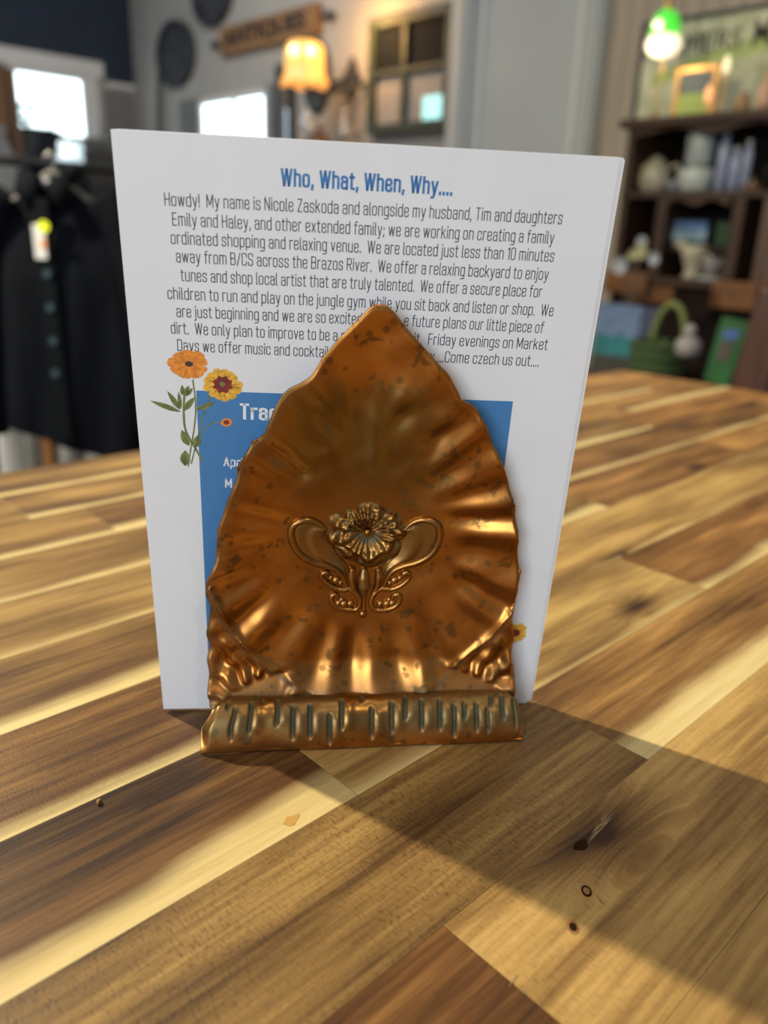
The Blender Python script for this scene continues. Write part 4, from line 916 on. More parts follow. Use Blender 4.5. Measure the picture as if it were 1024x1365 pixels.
def body_mesh(cx_px, top, w_top, w_bot, length, thick, R, Fd, mb, hem=None, folds=7, amp=.012, seed=1, nseg=72, nh=40, slope=.05):
    """closed draped garment body hanging from 'top' (a point); R right vector, Fd towards viewer"""
    rd = random.Random(seed); ph = [rd.uniform(0, 6.28) for _ in range(4)]
    vs = []
    for i in range(nh + 1):
        t = i / nh; 
        hw = w_top * math.sqrt(min(1, t / .12)) if t < .12 else w_top + (w_bot - w_top) * ((t - .12) / .88)
        hw = max(hw, .05 if t < .02 else hw)
        z = -length * t
        for k in range(nseg):
            a = 2 * PI * k / nseg; x = math.cos(a) * hw; th_ = thick * (.35 + .65 * min(1, t * 3))
            f_ = math.sin(a) * th_ + amp * t ** .6 * math.sin(folds * x / .12 + ph[0] + 1.5 * math.sin(t * 3 + ph[1])) * (1 if math.sin(a) > 0 else -1)
            zz = z - (slope * abs(x) / max(w_top, .01) * (1 - t) ** 3)
            if hem: zz += hem(x) * t ** 4
            vs.append(top + R * x + Fd * f_ + Vector((0, 0, zz)))
    fs = [(i * nseg + k, i * nseg + (k + 1) % nseg, (i + 1) * nseg + (k + 1) % nseg, (i + 1) * nseg + k) for i in range(nh) for k in range(nseg)]
    fs += [tuple(range(nseg))[::-1]]
    return mb.add(vs, fs)
m_shirt, nt, b = newmat('black_navy_cloth'); n_ = noise(nt, mapping(nt, objco(nt), (30, 30, 4)), 1, 4)
nt.links.new(ramp(nt, [(.3, (.0012, .0020, .0042)), (.7, (.004, .006, .011))], n_).outputs[0], b.inputs['Base Color']); b.inputs['Roughness'].default_value = .85; b.inputs['Specular IOR Level'].default_value = .12
R_ = rdir.copy(); R_ = (vr * .96 + vf * .1).normalized(); Fd = Vector((-vf.x, -vf.y, 0))
S0 = rp(70, 240, D0)
mpx = D0 / F * 1.02
shirt = thing('button_shirt', 'black button shirt with yellow dotted price tag hanging at left', 'shirt', (S0.x, S0.y, S0.z - .62), None)
MB_ = body_mesh(70, S0, .135, .185, 350 * mpx, .045, R_, Fd, MB(), hem=lambda x: -.05 * (x + .03) / .15 * 1.0 if x > -.2 else 0, folds=6, amp=.008, seed=3)
MB_.build('body', m_shirt, shirt, smooth='all')
for s_ in (-1, 1):
    p0_ = S0 + R_ * (s_ * .105) + Vector((0, 0, -.03)); g = MB()
    g.tube(catmull([p0_, p0_ + R_ * (s_ * .05) + Vector((0, 0, -.08)), p0_ + R_ * (s_ * .085) + Vector((0, 0, -.3)), p0_ + R_ * (s_ * .09) + Fd * .02 + Vector((0, 0, -.54))], 6), [.05] + [.055] * 5 + [.05] * 8 + [.045] * 4 + [.042], 16)
    g.build('sleeve', m_shirt, shirt, smooth='all')
g = MB(); 
for i in range(2):
    pts = [S0 + R_ * (.052 * math.cos(a)) + Fd * (.045 * math.sin(a)) + Vector((0, 0, .012 + .012 * i - .03 * max(0, math.sin(a)))) for a in np.linspace(PI * .5 + .2, PI * 2.5 - .2, 24)]
    g.tube(pts, .012, 8)
for s_ in (-1, 1):
    a = S0 + Fd * .05; g.prism([a + R_ * (s_ * .004) + Vector((0, 0, -.012)), a + R_ * (s_ * .05) + Vector((0, 0, .015)), a + R_ * (s_ * .062) + Vector((0, 0, -.03)), a + R_ * (s_ * .03) + Vector((0, 0, -.07))], Fd * .006)
g.build('collar', m_shirt, shirt, smooth='all')
MB().obox(S0 + Fd * .058 + Vector((0, 0, -.31)) + R_ * -.005, R_, Fd, vu, .014, .004, .27).build('placket', plain('black_placket_cloth', (.003, .005, .008), .85, spec=.15), shirt, bevel=.002)
m_btn = plain('teal_black_button', (.035, .065, .075), .25)
for px_, py_ in ((63, 365), (67, 410), (71, 455), (74, 498)):
    q_ = PP(px_, py_, np.array(S0 + Fd * .064), np.array(vf)); MB().lathe(q_, [(.008, -.001), (.0095, .001), (.008, .003), (.004, .0025)], 16, ax=Fd).build('button', m_btn, shirt, smooth=True)
q_ = PP(53, 322, np.array(S0 + Fd * .068), np.array(vf)); tg = MB().obox(q_, R_, Fd, vu, .0125, .0008, .036).build('price_tag', plain('white_tag', (.75, .76, .78), .6), shirt)
q_ = PP(58, 302, np.array(S0 + Fd * .0695), np.array(vf)); MB().lathe(q_, [(.0125, 0), (.0125, .0006)], 20, ax=Fd).build('yellow_dot', plain('fluorescent_yellow', (.80, .95, .02), .6, emit=None), tg)
q_ = PP(58, 325, np.array(S0 + Fd * .0693), np.array(vf)); MB().obox(q_, R_, Fd, vu, .006, .0004, .008).build('orange_band', plain('orange_print', (.85, .35, .12), .6), tg)
q_ = PP(66, 242, np.array(S0 + Fd * .03), np.array(vf)); MB().obox(q_, R_, Fd, vu, .018, .001, .009).build('neck_label', plain('pale_woven_label', (.5, .52, .55), .7), shirt)
# hanger
hg = MB(); top_ = S0 + Vector((0, 0, .012)); hook = [top_ + Vector((0, 0, .01)), top_ + Vector((0, 0, rz - top_.z - .02)) , Vector((top_.x, top_.y, rz + .004)) + R_ * .012, Vector((top_.x, top_.y, rz + .015)), Vector((top_.x, top_.y, rz + .004)) - R_ * .014]
hanger = thing('clothes_hanger', 'pale hanger carrying the black shirt on the rack', 'hanger', (top_.x, top_.y, top_.z))
hg.tube(catmull(hook, 6), .0022, 8).build('hook', plain('bright_steel', (.6, .6, .62), .25, metal=1), hanger, smooth='all')
MB().tube(catmull([top_ - R_ * .10 + Vector((0, 0, -.062)), top_ - R_ * .05 + Vector((0, 0, -.035)), top_ + Vector((0, 0, .004)), top_ + R_ * .05 + Vector((0, 0, -.035)), top_ + R_ * .10 + Vector((0, 0, -.062))], 6), .006, 8).build('shoulder_bar', plain('pale_plastic', (.16, .155, .14), .5), hanger, smooth='all')
# more hangers and garments farther along the rail
def garment(px, py, t, hw, ln, thick, colr, label, nm='hanging_garment', seed=2, hwb=None, folds=7, amp=.012):
    p_ = dist(px, py, t); g = thing(nm, label, 'garment', (p_.x, p_.y, p_.z - ln))
    body_mesh(px, p_, hw, hwb or hw * 1.15, ln, thick, R_, Fd, MB(), folds=folds, amp=amp, seed=seed).build('body', colr, g, smooth='all')
    MB().tube([p_ + Vector((0, 0, -.01)), p_ + Vector((0, 0, .05)), p_ + R_ * .012 + Vector((0, 0, .065)), p_ + Vector((0, 0, .075))], .002, 6).build('hook', m_steel, g)
    return g
m_dk2 = plain('dark_charcoal_cloth', (.008, .011, .017), .9, var=.3, scale=20, spec=.15); m_wc = plain('white_cloth', (.62, .63, .62), .85, var=.06); m_gc = plain('grey_cloth', (.22, .23, .24), .9, var=.4, scale=30); m_lg = plain('silver_grey_cloth', (.30, .31, .31), .8, var=.2)
garment(70, 172, 2.55, .10, .95, .07, m_dk2, 'dark garment high on a back rail, directly above the black shirt collar', seed=8, hwb=.20)
garment(135, 196, 2.85, .12, .9, .05, plain('smoky_brown_cloth', (.05, .05, .052), .9, var=.3), 'smoky dark garment hanging between black shirt and card', seed=5, hwb=.16)
garment(-12, 158, 2.7, .08, 1.1, .05, m_lg, 'silver grey garment at the left picture edge beside the wooden upright', seed=6, hwb=.085)
garment(0, 470, 2.35, .02, .55, .05, m_wc, 'white garment hanging below the black shirt at the left edge', seed=4, hwb=.045)
garment(30, 480, 2.6, .03, .6, .03, m_lg, 'light grey striped garment between white garment and wooden rack leg', seed=11, hwb=.042, amp=.02)
garment(48, 480, 2.8, .02, .6, .03, m_gc, 'mid grey garment right beside the wooden rack leg', seed=12, hwb=.022, amp=.02)
garment(84, 500, 2.4, .03, .6, .05, m_lg, 'pale grey garment hem right of the wooden rack leg', seed=13, hwb=.032)
garment(126, 500, 2.4, .04, .58, .06, m_lg, 'pale garment hem showing just left of the card above the table edge', seed=14, hwb=.06)
p_ = dist(60, 560, 2.45); MB().obox((p_.x, p_.y, (p_.z + .3 + FLOOR) / 2), vr, vf, vu, .013, .013, (p_.z + .3 - FLOOR) / 2).build('rack_leg', m_op, label='orange brown wooden leg below the black shirt', category='post')
# white bags and hooks with window light added as glow at the rack
g = thing('glass_jar_display', 'bright double glass jar reflecting daylight below the left window', 'jar', dist(94, 222, 2.3))
for px_, py_ in ((94, 196), (94, 211)):
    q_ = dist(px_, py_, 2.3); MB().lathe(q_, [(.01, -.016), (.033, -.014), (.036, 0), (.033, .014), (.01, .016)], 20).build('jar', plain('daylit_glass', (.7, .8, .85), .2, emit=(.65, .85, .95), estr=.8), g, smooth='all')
q_ = dist(94, 220, 2.3); MB().lathe((q_.x, q_.y, q_.z - .003), [(.04, -.008), (.04, 0)], 20).build('tray', m_steel, g)
q_ = dist(94, 223, 2.3); MB().tube([q_, (q_.x, q_.y, FLOOR)], .012, 8).build('stand', m_steel, g)
m_wood2 = m_op
# small bright bits on the window sill: foliage and boxes outside the glass
g = MB()
rd = random.Random(5)
def wb(px, py, off=.07): return P(px, py, 1, WB - off)
b1 = thing('potted_plant', 'small pale leafy plant on the sill of the left window', 'plant', wb(34, 165))
g = MB()
for k in range(14):
    q_ = wb(36 + rd.uniform(-10, 10), 145 + rd.uniform(-8, 8)); g.lathe(q_, [(.001, -.02), (.022, 0), (.001, .02)], 6, ax=(rd.uniform(-1, 1), .2, rd.uniform(-1, 1)))
g.build('leaves', plain('pale_leaf', (.25, .38, .36), .7), b1)
q_ = wb(34, 158); MB().lathe(q_, [(.03, -.05), (.045, .0), (.04, .005)], 14).build('pot', plain('pale_pot', (.5, .55, .6), .5), b1)
q0, q1 = wb(28, 168, .5), wb(72, 400, .5)
MB().box((q0.x, WB - .55, FLOOR), (q1.x + .1, WB - .3, q0.z)).build('dark_cabinet', plain('black_cabinet', (.012, .013, .016), .6), label='dark cabinet standing below the left window', category='cabinet', bevel=.01)
q0, q1 = wb(72, 180, .5), wb(178, 184, .5)
MB().box((q0.x + .1, WB - .6, FLOOR), (q1.x + .02, WB - .32, q0.z)).build('grey_counter', plain('grey_brown_counter', (.07, .065, .06), .7), label='grey brown counter along the wall below window and plaque', category='counter', bevel=.01)

# ------------------------------------------------------------------ the hutch on the right
HA, HB_ = 3.10, 3.50
m_hw = wood('dark_walnut', (.022, .009, .004), (.068, .028, .012), 1, .5, .6); m_hw2 = wood('dark_walnut_upright', (.022, .009, .004), (.068, .028, .012), 2, .5, .6)
m_drw = wood('orange_walnut_drawer', (.12, .045, .012), (.22, .09, .025), 1, .5)
def hy(px, py=250): return P(px, py, 0, HA).y
def hz(px, py): return P(px, py, 0, HA).z
ytl, ytr = hy(829), hy(829) - 1.35
ztop = hz(838, 160); zs1 = hz(835, 256); zc = hz(950, 374)
hut = thing('wooden_hutch', 'dark walnut display hutch with shelves and drawers at right', 'hutch', (3.3, (ytl + ytr) / 2, FLOOR))
def hb(y0, y1, z0, z1, nm, mat=m_hw, a0=HA, a1=HB_, bev=.004): return MB().box((a0, y0, z0), (a1, y1, z1)).build(nm, mat, hut, bevel=bev)
hb(ytl + .03, ytr - .03, ztop - .032, ztop, 'top_board', a0=HA - .03)
hb(ytl, ytr, zs1 - .024, zs1, 'shelf')
hb(ytl, ytr, zc - .03, zc, 'worktop', a0=HA - .03)
hb(ytl, ytl - .03, zc, ztop - .032, 'side_panel', m_hw2); hb(ytr, ytr + .03, zc, ztop - .032, 'side_panel', m_hw2)
hb(ytl - .03, ytr + .03, zc, ztop - .032, 'back_panel', plain('hutch_back', (.018, .010, .008), .8), a0=HB_ - .02, a1=HB_ - .002)
for px_ in (879, 981): y_ = hy(px_, 300); hb(y_ + .022, y_ - .022, zc, zs1 - .024, 'divider', m_hw2)
hb(hy(881, 350) - .03, hy(979, 350) + .03, hz(930, 331) - .012, hz(930, 331), 'shelf', a0=HA + .01)
# scalloped aprons under top and shelf
for (ya, yb, zt_, dp) in ((ytl - .03, ytr + .03, ztop - .032, .035), (hy(884) , hy(976), zs1 - .024, .03)):
    n_ = 24; g = MB(); lo_ = []
    for i in range(n_ + 1):
        t = i / n_; lo_.append((HA + .002, ya + (yb - ya) * t, zt_ - dp * (.55 + .35 * math.cos(t * 4 * PI * (2 if dp > .032 else 1)))))
    for i in range(n_):
        a, b_ = lo_[i], lo_[i + 1]; g.prism([a, b_, (b_[0], b_[1], zt_), (a[0], a[1], zt_)], (.018, 0, 0))
    g.build('apron', m_hw, hut)
# base: drawers and lower doors
hb(ytl, ytr, FLOOR, zc - .03, 'base_cabinet', plain('hutch_base', (.012, .006, .004), .8, spec=.2), a0=HA + .012)
for ya, yb in ((hy(845, 350), hy(905, 350)),):
    d_ = hb(ya, yb, zc - .10, zc - .035, 'drawer', m_drw, a0=HA - .008, a1=HA + .011)
    MB().lathe((HA - .016, (ya + yb) / 2, zc - .068), [(.004, -.008), (.012, .004), (.009, .01), (.001, .012)], 12, ax=(-1, 0, 0)).build('knob', m_iron, d_)
# raised drawer boxes above the worktop
for px0, px1 in ((955, 1016), (812, 868)):
    zt_, zb_ = (hz(985, 375), hz(985, 412)) if px0 > 900 else (hz(840, 362), hz(840, 390))
    d_ = hb(hy(px0, 390), hy(px1, 390), zb_, zt_, 'drawer', m_drw, a0=HA - .05, a1=HA - .031)
    ym_ = (hy(px0, 390) + hy(px1, 390)) / 2; MB().lathe((HA - .05, ym_, (zt_ + zb_) / 2), [(.003, 0), (.006, .006), (.005, .01), (.001, .011)], 12, ax=(-1, 0, 0)).build('knob', m_iron, d_)
    if px0 > 900: hb(hy(1019, 390), hy(1029, 390), zb_, zt_, 'drawer_stile', m_drw, a0=HA - .05, a1=HA - .031)
yq = hy(1024, 350); hb(yq + .05, yq - .12, zc - .0, zs1 - .024, 'carved_panel', wood('mid_walnut', (.07, .034, .022), (.13, .07, .045), 2, .4), a0=HA - .005, a1=HA + .03)
# farmers market sign leaning on the wall above the hutch
SA = HB_ - .06
yl_ = P(856, 90, 0, SA).y; zt_ = P(856, 38, 0, SA).z; zb_ = ztop + .001; yr_ = yl_ - .95
fm = thing('farmers_market_sign', 'large cream and green painted market sign standing on the hutch top', 'sign', (SA, (yl_ + yr_) / 2, zb_))
m_sc, nt, b = newmat('faded_cream_green_print'); n_ = noise(nt, mapping(nt, objco(nt), (5, 7, 7)), 1, 4, .6)
nt.links.new(ramp(nt, [(.3, (.28, .30, .17)), (.48, (.46, .47, .33)), (.62, (.60, .56, .42)), (.8, (.52, .53, .42))], n_).outputs[0], b.inputs['Base Color']); b.inputs['Roughness'].default_value = .8
MB().box((SA, yr_, zb_), (SA + .02, yl_, zt_)).build('panel', m_sc, fm)
g = MB(); g.box((SA - .012, yl_, zb_), (SA + .022, yl_ + .016, zt_ + .016)); g.box((SA - .012, yr_, zt_), (SA + .022, yl_ - .0001, zt_ + .016)); g.build('frame', m_iron, fm)
m_lt = plain('faded_black_lettering', (.022, .026, .024), .8, var=.5, scale=60)
hgt = zt_ - zb_
boxtext('FARMERS', P(858, 90, 0, SA).y, P(987, 60, 0, SA).y, P(930, 68, 0, SA).z - .012, hgt * .19, SA - .002, m_lt, fm, bold=.0)
boxtext('MARKET', P(1003, 60, 0, SA).y, P(1003, 60, 0, SA).y - .36, P(930, 68, 0, SA).z - .012, hgt * .235, SA - .002, m_lt, fm, bold=.005)
gp = MB(); yc_ = (P(915, 90, 0, SA).y)
arc = [(SA - .0015, P(870 + 170 * t, 100, 0, SA).y, P(870, 118, 0, SA).z + .085 * math.sin(t * 1.7)) for t in np.linspace(0, 1, 14)]
vs = [Vector(a) for a in arc] + [Vector(a) + Vector((0, 0, .055)) for a in arc]; gp.add(vs, [(i, i + 1, 14 + i + 1, 14 + i) for i in range(13)]); gp.build('green_band', plain('faded_green_paint', (.33, .40, .15), .8, var=.2), fm)
# wall frames above the sign
g = MB().box((WA - .05, hy(936, 5) * 1.15 - .0, 1.30), (WA - .0225, hy(936, 5) * 1.15 - .02, 1.6)); g.build('dark_batten', m_dw, label='dark vertical batten on wall above the market sign', category='batten')
# green glass lamp
lc = P(886, 48, 0, HA + .1); lb = P(873, 150, 0, HA + .1)
gl = thing('green_glass_lamp', 'lit lamp with emerald green glass shade above the hutch', 'lamp', (lb.x, lb.y, ztop))
m_gg, nt, b = newmat('lit_green_glass'); b.inputs['Base Color'].default_value = (.05, .5, .05, 1); lw = N(nt, 'ShaderNodeLayerWeight'); lw.inputs[0].default_value = .35
nt.links.new(ramp(nt, [(0, (.45, .95, .18)), (.25, (.10, .75, .04)), (.8, (.03, .42, .02))], noise(nt, objco(nt), 18, 2)).outputs[0], b.inputs['Emission Color']); b.inputs['Emission Strength'].default_value = 1.0; b.inputs['Roughness'].default_value = .15
hs = P(886, 12, 0, HA + .1).z - P(886, 77, 0, HA + .1).z; sc_ = hs / .2
MB().lathe(lc, [(.012 * sc_, .108 * sc_), (.03 * sc_, .10 * sc_), (.052 * sc_, .08 * sc_), (.064 * sc_, .045 * sc_), (.066 * sc_, .0)], 32).build('green_shade', m_gg, gl, smooth='all')
MB().lathe(lc, [(.066 * sc_, -.001), (.078 * sc_, -.025 * sc_), (.080 * sc_, -.045 * sc_), (.06 * sc_, -.075 * sc_), (.025 * sc_, -.09 * sc_), (.003, -.092 * sc_)], 32).build('white_globe', plain('lit_opal_glass', (.9, .85, .7), .3, emit=(1.0, .86, .58), estr=1.15), gl, smooth='all')
q_ = lc + Vector((-.067 * sc_, 0, .035 * sc_)); MB().lathe(q_, [(.001, -.02), (.016, -.01), (.02, 0), (.016, .01), (.001, .02)], 14).build('hot_spot_bulb', plain('lit_bulb_white', (1, 1, .8), .4, emit=(.9, 1, .5), estr=1.5), gl, smooth='all')
m_brs = plain('brass', (.55, .33, .10), .3, metal=1)
MB().tube(catmull([lc + Vector((0, 0, -.09 * sc_)), P(883, 95, 0, HA + .1), P(876, 120, 0, HA + .1), P(878, 140, 0, HA + .1), Vector((lb.x, lb.y, ztop + .012))], 6), .003, 8).build('stem', m_brs, gl, smooth='all')
MB().lathe((lb.x, lb.y, ztop), [(.03, 0), (.03, .006), (.012, .012), (.014, .03), (.004, .036)], 20).build('base', m_brs, gl, smooth=True)
MB().lathe(lc + Vector((0, 0, .108 * sc_)), [(.012, 0), (.014, .02), (.008, .05)], 14).build('cap', m_brs, gl, smooth=True)
lp = bpy.data.lights.new('green_lamp_light', 'POINT'); lp.energy = 1.6; lp.color = (1, .82, .5); lp.shadow_soft_size = .03
lo = bpy.data.objects.new('green_lamp_light', lp); C.objects.link(lo); lo.location = lc + Vector((-.12, -.02, -.08))
# gold framed picture and candle lights on the hutch top
XA = HA + .16
def onpx(px, py, x=None): return P(px, py, 0, XA if x is None else x)
p0, p1 = onpx(903, 92), onpx(950, 146)
gpz = ztop + .001
pf = thing('gold_framed_picture', 'small gold framed landscape picture leaning on the hutch top', 'picture', (XA, (p0.y + p1.y) / 2, gpz))
h_ = p0.z - gpz; wy = p0.y - p1.y; m_gold = plain('warm_gold_frame', (.70, .38, .12), .4, metal=.5); e = .016
g = MB(); g.box((XA, p1.y, gpz), (XA + .02, p1.y + e, gpz + h_)); g.box((XA, p0.y - e, gpz), (XA + .02, p0.y, gpz + h_)); g.box((XA, p1.y + e, gpz), (XA + .02, p0.y - e, gpz + e)); g.box((XA, p1.y + e, gpz + h_ - e), (XA + .02, p0.y - e, gpz + h_)); g.build('frame', m_gold, pf)
MB().box((XA + .006, p1.y + e, gpz + h_ * .52), (XA + .016, p0.y - e, gpz + h_ - e)).build('painted_sky', plain('slate_sky_print', (.10, .12, .13), .6), pf)
MB().box((XA + .006, p1.y + e, gpz + e), (XA + .016, p0.y - e, gpz + h_ * .52)).build('painted_field', plain('green_field_print', (.28, .36, .09), .6), pf)
for px_, py_, lab, em in ((945, 125, 'small glowing orange candle right of the gold framed picture', (1, .45, .2)), (969, 86, 'small white glowing taper lamp right of the gold framed picture', (1, .85, .5))):
    q_ = onpx(px_, py_, XA - .08); t_ = thing('candle_lamp', lab, 'candle', (q_.x, q_.y, ztop))
    MB().lathe(q_, [(.004, -.032), (.012, -.02), (.013, 0), (.009, .02), (.002, .03)], 12).build('lit_flame_glass', plain('lit_' + str(px_), em, .4, emit=em, estr=.95), t_, smooth='all')
    MB().tube([q_ + Vector((0, 0, -.03)), (q_.x, q_.y, ztop + .004)], .004, 8).lathe((q_.x, q_.y, ztop), [(.02, 0), (.02, .006), (.004, .01)], 12).build('candlestick', m_brs, t_)
for px_, lab, cl, hh_ in ((990, 'brown stoneware crock on hutch top right of the candles', (.30, .18, .07), .075), (1019, 'tall pinkish vase at the right edge on hutch top', (.55, .32, .2), .13)):
    q_ = onpx(px_, 140, XA - .03); t_ = thing('vase', lab, 'vase', (q_.x, q_.y, ztop)); MB().lathe((q_.x, q_.y, ztop), [(.02, 0), (.03, hh_ * .3), (.027, hh_ * .7), (.014, hh_ * .9), (.019, hh_)], 20).build('body', plain('vase_' + str(px_), cl, .4), t_, smooth='all')
    MB().lathe((q_.x, q_.y, ztop + hh_), [(.019, 0), (.021, .004), (.017, .005)], 20).build('lip', plain('vase_' + str(px_), cl, .4), t_, smooth='all')
# crockery on the shelf
XS = HA + .12
m_cer = plain('cream_glazed_china', (.42, .38, .27), .25, var=.2, scale=30); m_wch = plain('white_glazed_china', (.50, .54, .50), .2, var=.12, scale=30)
def shp(px): q_ = P(px, 254, 0, XS); return Vector((XS, q_.y, zs1 + .0005))
k3 = (P(830, 254, 0, XS).y - P(880, 254, 0, XS).y) / 50       # metres per pixel at the shelf
c = shp(871); tp = thing('teapot', 'cream round teapot with long spout at left on the hutch shelf', 'teapot', c)
MB().lathe(c, [(10 * k3, 0), (14 * k3, 2 * k3), (18 * k3, 10 * k3), (19 * k3, 19 * k3), (16 * k3, 30 * k3), (10 * k3, 35 * k3)], 28).build('body', m_cer, tp, smooth='all')
MB().lathe(c + Vector((0, 0, 35 * k3)), [(10 * k3, 0), (9 * k3, 2.5 * k3), (3 * k3, 4.5 * k3), (2.5 * k3, 6 * k3), (1.5 * k3, 6.5 * k3)], 20).build('lid', m_cer, tp, smooth='all')
yv = Vector((0, 1, 0))
MB().tube(catmull([c + yv * 15 * k3 + vu * 12 * k3, c + yv * 24 * k3 + vu * 16 * k3, c + yv * 28 * k3 + vu * 26 * k3, c + yv * 34 * k3 + vu * 33 * k3], 5), [5 * k3] * 6 + [3.5 * k3] * 6 + [2.5 * k3] * 4, 12).build('spout', m_cer, tp, smooth='all')
MB().tube(catmull([c - yv * 17 * k3 + vu * 28 * k3, c - yv * 28 * k3 + vu * 30 * k3, c - yv * 29 * k3 + vu * 14 * k3, c - yv * 18 * k3 + vu * 9 * k3], 5), 2 * k3, 10).build('handle', m_cer, tp, smooth='all')
MB().box((XS - .021 * 3, c.y - .016, zs1 + .04), (XS - .020 * 3 + .004, c.y + .008, zs1 + .052)).build('painted_leaf', plain('teal_leaf_glaze', (.08, .16, .13), .4), tp)
c = shp(897); t_ = thing('small_cup', 'small dim white cup between teapot and pitcher', 'cup', c)
MB().lathe(c, [(5 * k3, 0), (9 * k3, 8 * k3), (10 * k3, 13 * k3), (9 * k3, 13 * k3)], 20).build('bowl', plain('dim_china', (.25, .27, .30), .3), t_, smooth='all')
MB().tube(catmull([c - yv * 8 * k3 + vu * 11 * k3, c - yv * 14 * k3 + vu * 9 * k3, c - yv * 8 * k3 + vu * 4 * k3], 5), 1.2 * k3, 8).build('handle', plain('dim_china', (.25, .27, .30), .3), t_, smooth='all')
c = shp(926); t_ = thing('china_bowl', 'wide white footed bowl under the square tin on the shelf', 'bowl', c)
MB().lathe(c, [(12 * k3, 0), (17 * k3, 3 * k3), (19 * k3, 14 * k3), (20 * k3, 24 * k3), (15 * k3, 26 * k3)], 28).build('body', m_wch, t_, smooth='all')
MB().lathe(c + vu * 26 * k3, [(15 * k3, 0), (14 * k3, 1.2 * k3), (2 * k3, 1.6 * k3)], 28).build('lid', m_wch, t_, smooth='all')
MB().lathe(c + vu * 29 * k3, [(13 * k3, 0), (15 * k3, 2 * k3), (15.5 * k3, 30 * k3), (14 * k3, 34 * k3)], 24).build('white_canister', plain('pale_tin', (.40, .45, .43), .4, var=.2, scale=40), smooth='all', label='pale cylindrical canister standing on the white footed bowl', category='canister')
m_bl = plain('pale_blue_glass', (.36, .40, .55), .2, var=.2, scale=40)
for px_, w_, h_, lab in ((958, 6.5, 58, 'tall pale blue glass bottle right of the canister'), (975, 6, 44, 'shorter pale violet glass behind the blue bottle row'), (990, 5, 50, 'slim pale blue glass bottle near the right end of the shelf')):
    c = shp(px_); t_ = thing('glass_bottle', lab, 'bottle', c, 'pale glass bottles on the hutch shelf'); MB().lathe(c, [(w_ * k3, 0), (w_ * k3, h_ * .8 * k3), (w_ * .6 * k3, h_ * .9 * k3), (w_ * .6 * k3, h_ * k3)], 18).build('glass', m_bl, t_, smooth='all')
    MB().lathe(c + vu * h_ * k3, [(w_ * .7 * k3, 0), (w_ * .7 * k3, 2 * k3)], 14).build('stopper', m_wch, t_)
c = shp(1008) + Vector((-.04, 0, 0)); t_ = thing('amber_dish', 'small amber dish at the foot of the glass bottles', 'dish', c); MB().lathe(c, [(5 * k3, 0), (12 * k3, 6 * k3), (11 * k3, 6.5 * k3)], 20).build('bowl', plain('amber_glaze', (.22, .13, .06), .3), t_, smooth='all'); MB().lathe(c + vu * 6 * k3, [(3 * k3, 0), (2 * k3, 5 * k3), (.3 * k3, 9 * k3)], 12).build('candle_stub', plain('amber_wax', (.3, .18, .07), .5), t_, smooth='all')
# things in the pigeon holes
def flatpic(nm, lab, cat, px0, py0, px1, py1, x, zb, cols, fr=None, lean=0):
    a, b_ = P(px0, py0, 0, x), P(px1, py1, 0, x); t_ = thing(nm, lab, cat, (x, (a.y + b_.y) / 2, zb)); zt_ = a.z; hh = zt_ - zb
    MB().box((x, b_.y, zb), (x + .012, a.y, zt_)).build('backing', fr or m_blk, t_)
    for i, (f0, f1, g0, g1, mt, pn) in enumerate(cols):
        MB().box((x - .002 - .0005 * i, a.y + (b_.y - a.y) * f0, zb + hh * g0), (x - .0002, a.y + (b_.y - a.y) * f1, zb + hh * g1)).build(pn, mt, t_)
    return t_
zsm = hz(930, 331)
m_b1 = plain('seascape_blue', (.06, .14, .33), .5, var=.5, scale=25); m_b2 = plain('seascape_pale', (.22, .34, .42), .5, var=.4, scale=25)
flatpic('seascape_picture', 'dark framed blue seascape picture in the hutch middle compartment', 'picture', 890, 290, 943, 330, HA + .08, zsm + .0005, [(.06, .94, .25, .6, m_b2, 'painted_water'), (.06, .94, .6, .88, m_b1, 'painted_sky'), (.06, .94, .1, .25, plain('dark_teal', (.04, .07, .07), .6), 'painted_shore')])
flatpic('green_book', 'dark green book standing beside the seascape picture', 'book', 954, 292, 974, 330, HA + .12, zsm + .0005, [(.1, .9, .1, .9, plain('dark_green_cover', (.015, .06, .02), .6), 'cover')])
flatpic('green_box', 'bright green box below the seascape picture', 'box', 918, 342, 968, 372, HA + .10, zc + .0005, [(.0, 1, .0, 1, plain('emerald_card', (.015, .13, .035), .6), 'face'), (.25, .9, .1, .6, plain('dim_pink', (.16, .12, .12), .6), 'picture_panel')])
q_ = P(930, 350, 0, HA + .03); 
c = Vector((HA - .05, P(905, 385, 0, HA - .05).y, zc + .0005)); kk = k3 * .95; t_ = thing('white_pitcher', 'white fluted pitcher standing on the hutch worktop behind the basket', 'pitcher', c)
c.x = HA + .03
MB().lathe(c, [(9 * kk, 0), (10 * kk, 3 * kk), (7 * kk, 10 * kk), (13 * kk, 24 * kk), (17 * kk, 38 * kk), (15 * kk, 38 * kk)], 24).build('body', m_cer, t_, smooth='all')
MB().tube(catmull([c + yv * 12 * kk + vu * 34 * kk, c + yv * 22 * kk + vu * 40 * kk, c + yv * 25 * kk + vu * 38 * kk], 4), [6 * kk] * 4 + [2 * kk] * 5, 10).build('spout', m_cer, t_, smooth='all')
MB().tube(catmull([c - yv * 12 * kk + vu * 30 * kk, c - yv * 24 * kk + vu * 24 * kk, c - yv * 20 * kk + vu * 12 * kk, c - yv * 8 * kk + vu * 10 * kk], 5), 1.8 * kk, 8).build('handle', m_cer, t_, smooth='all')
c = Vector((HA + .03, P(944, 385, 0, HA + .03).y, zc + .0005)); t_ = thing('teacup_stack', 'dim pink and white floral teacup right of the white pitcher', 'teacup', c)
m_pk = plain('dim_floral_china', (.22, .19, .19), .35, var=.5, scale=60)
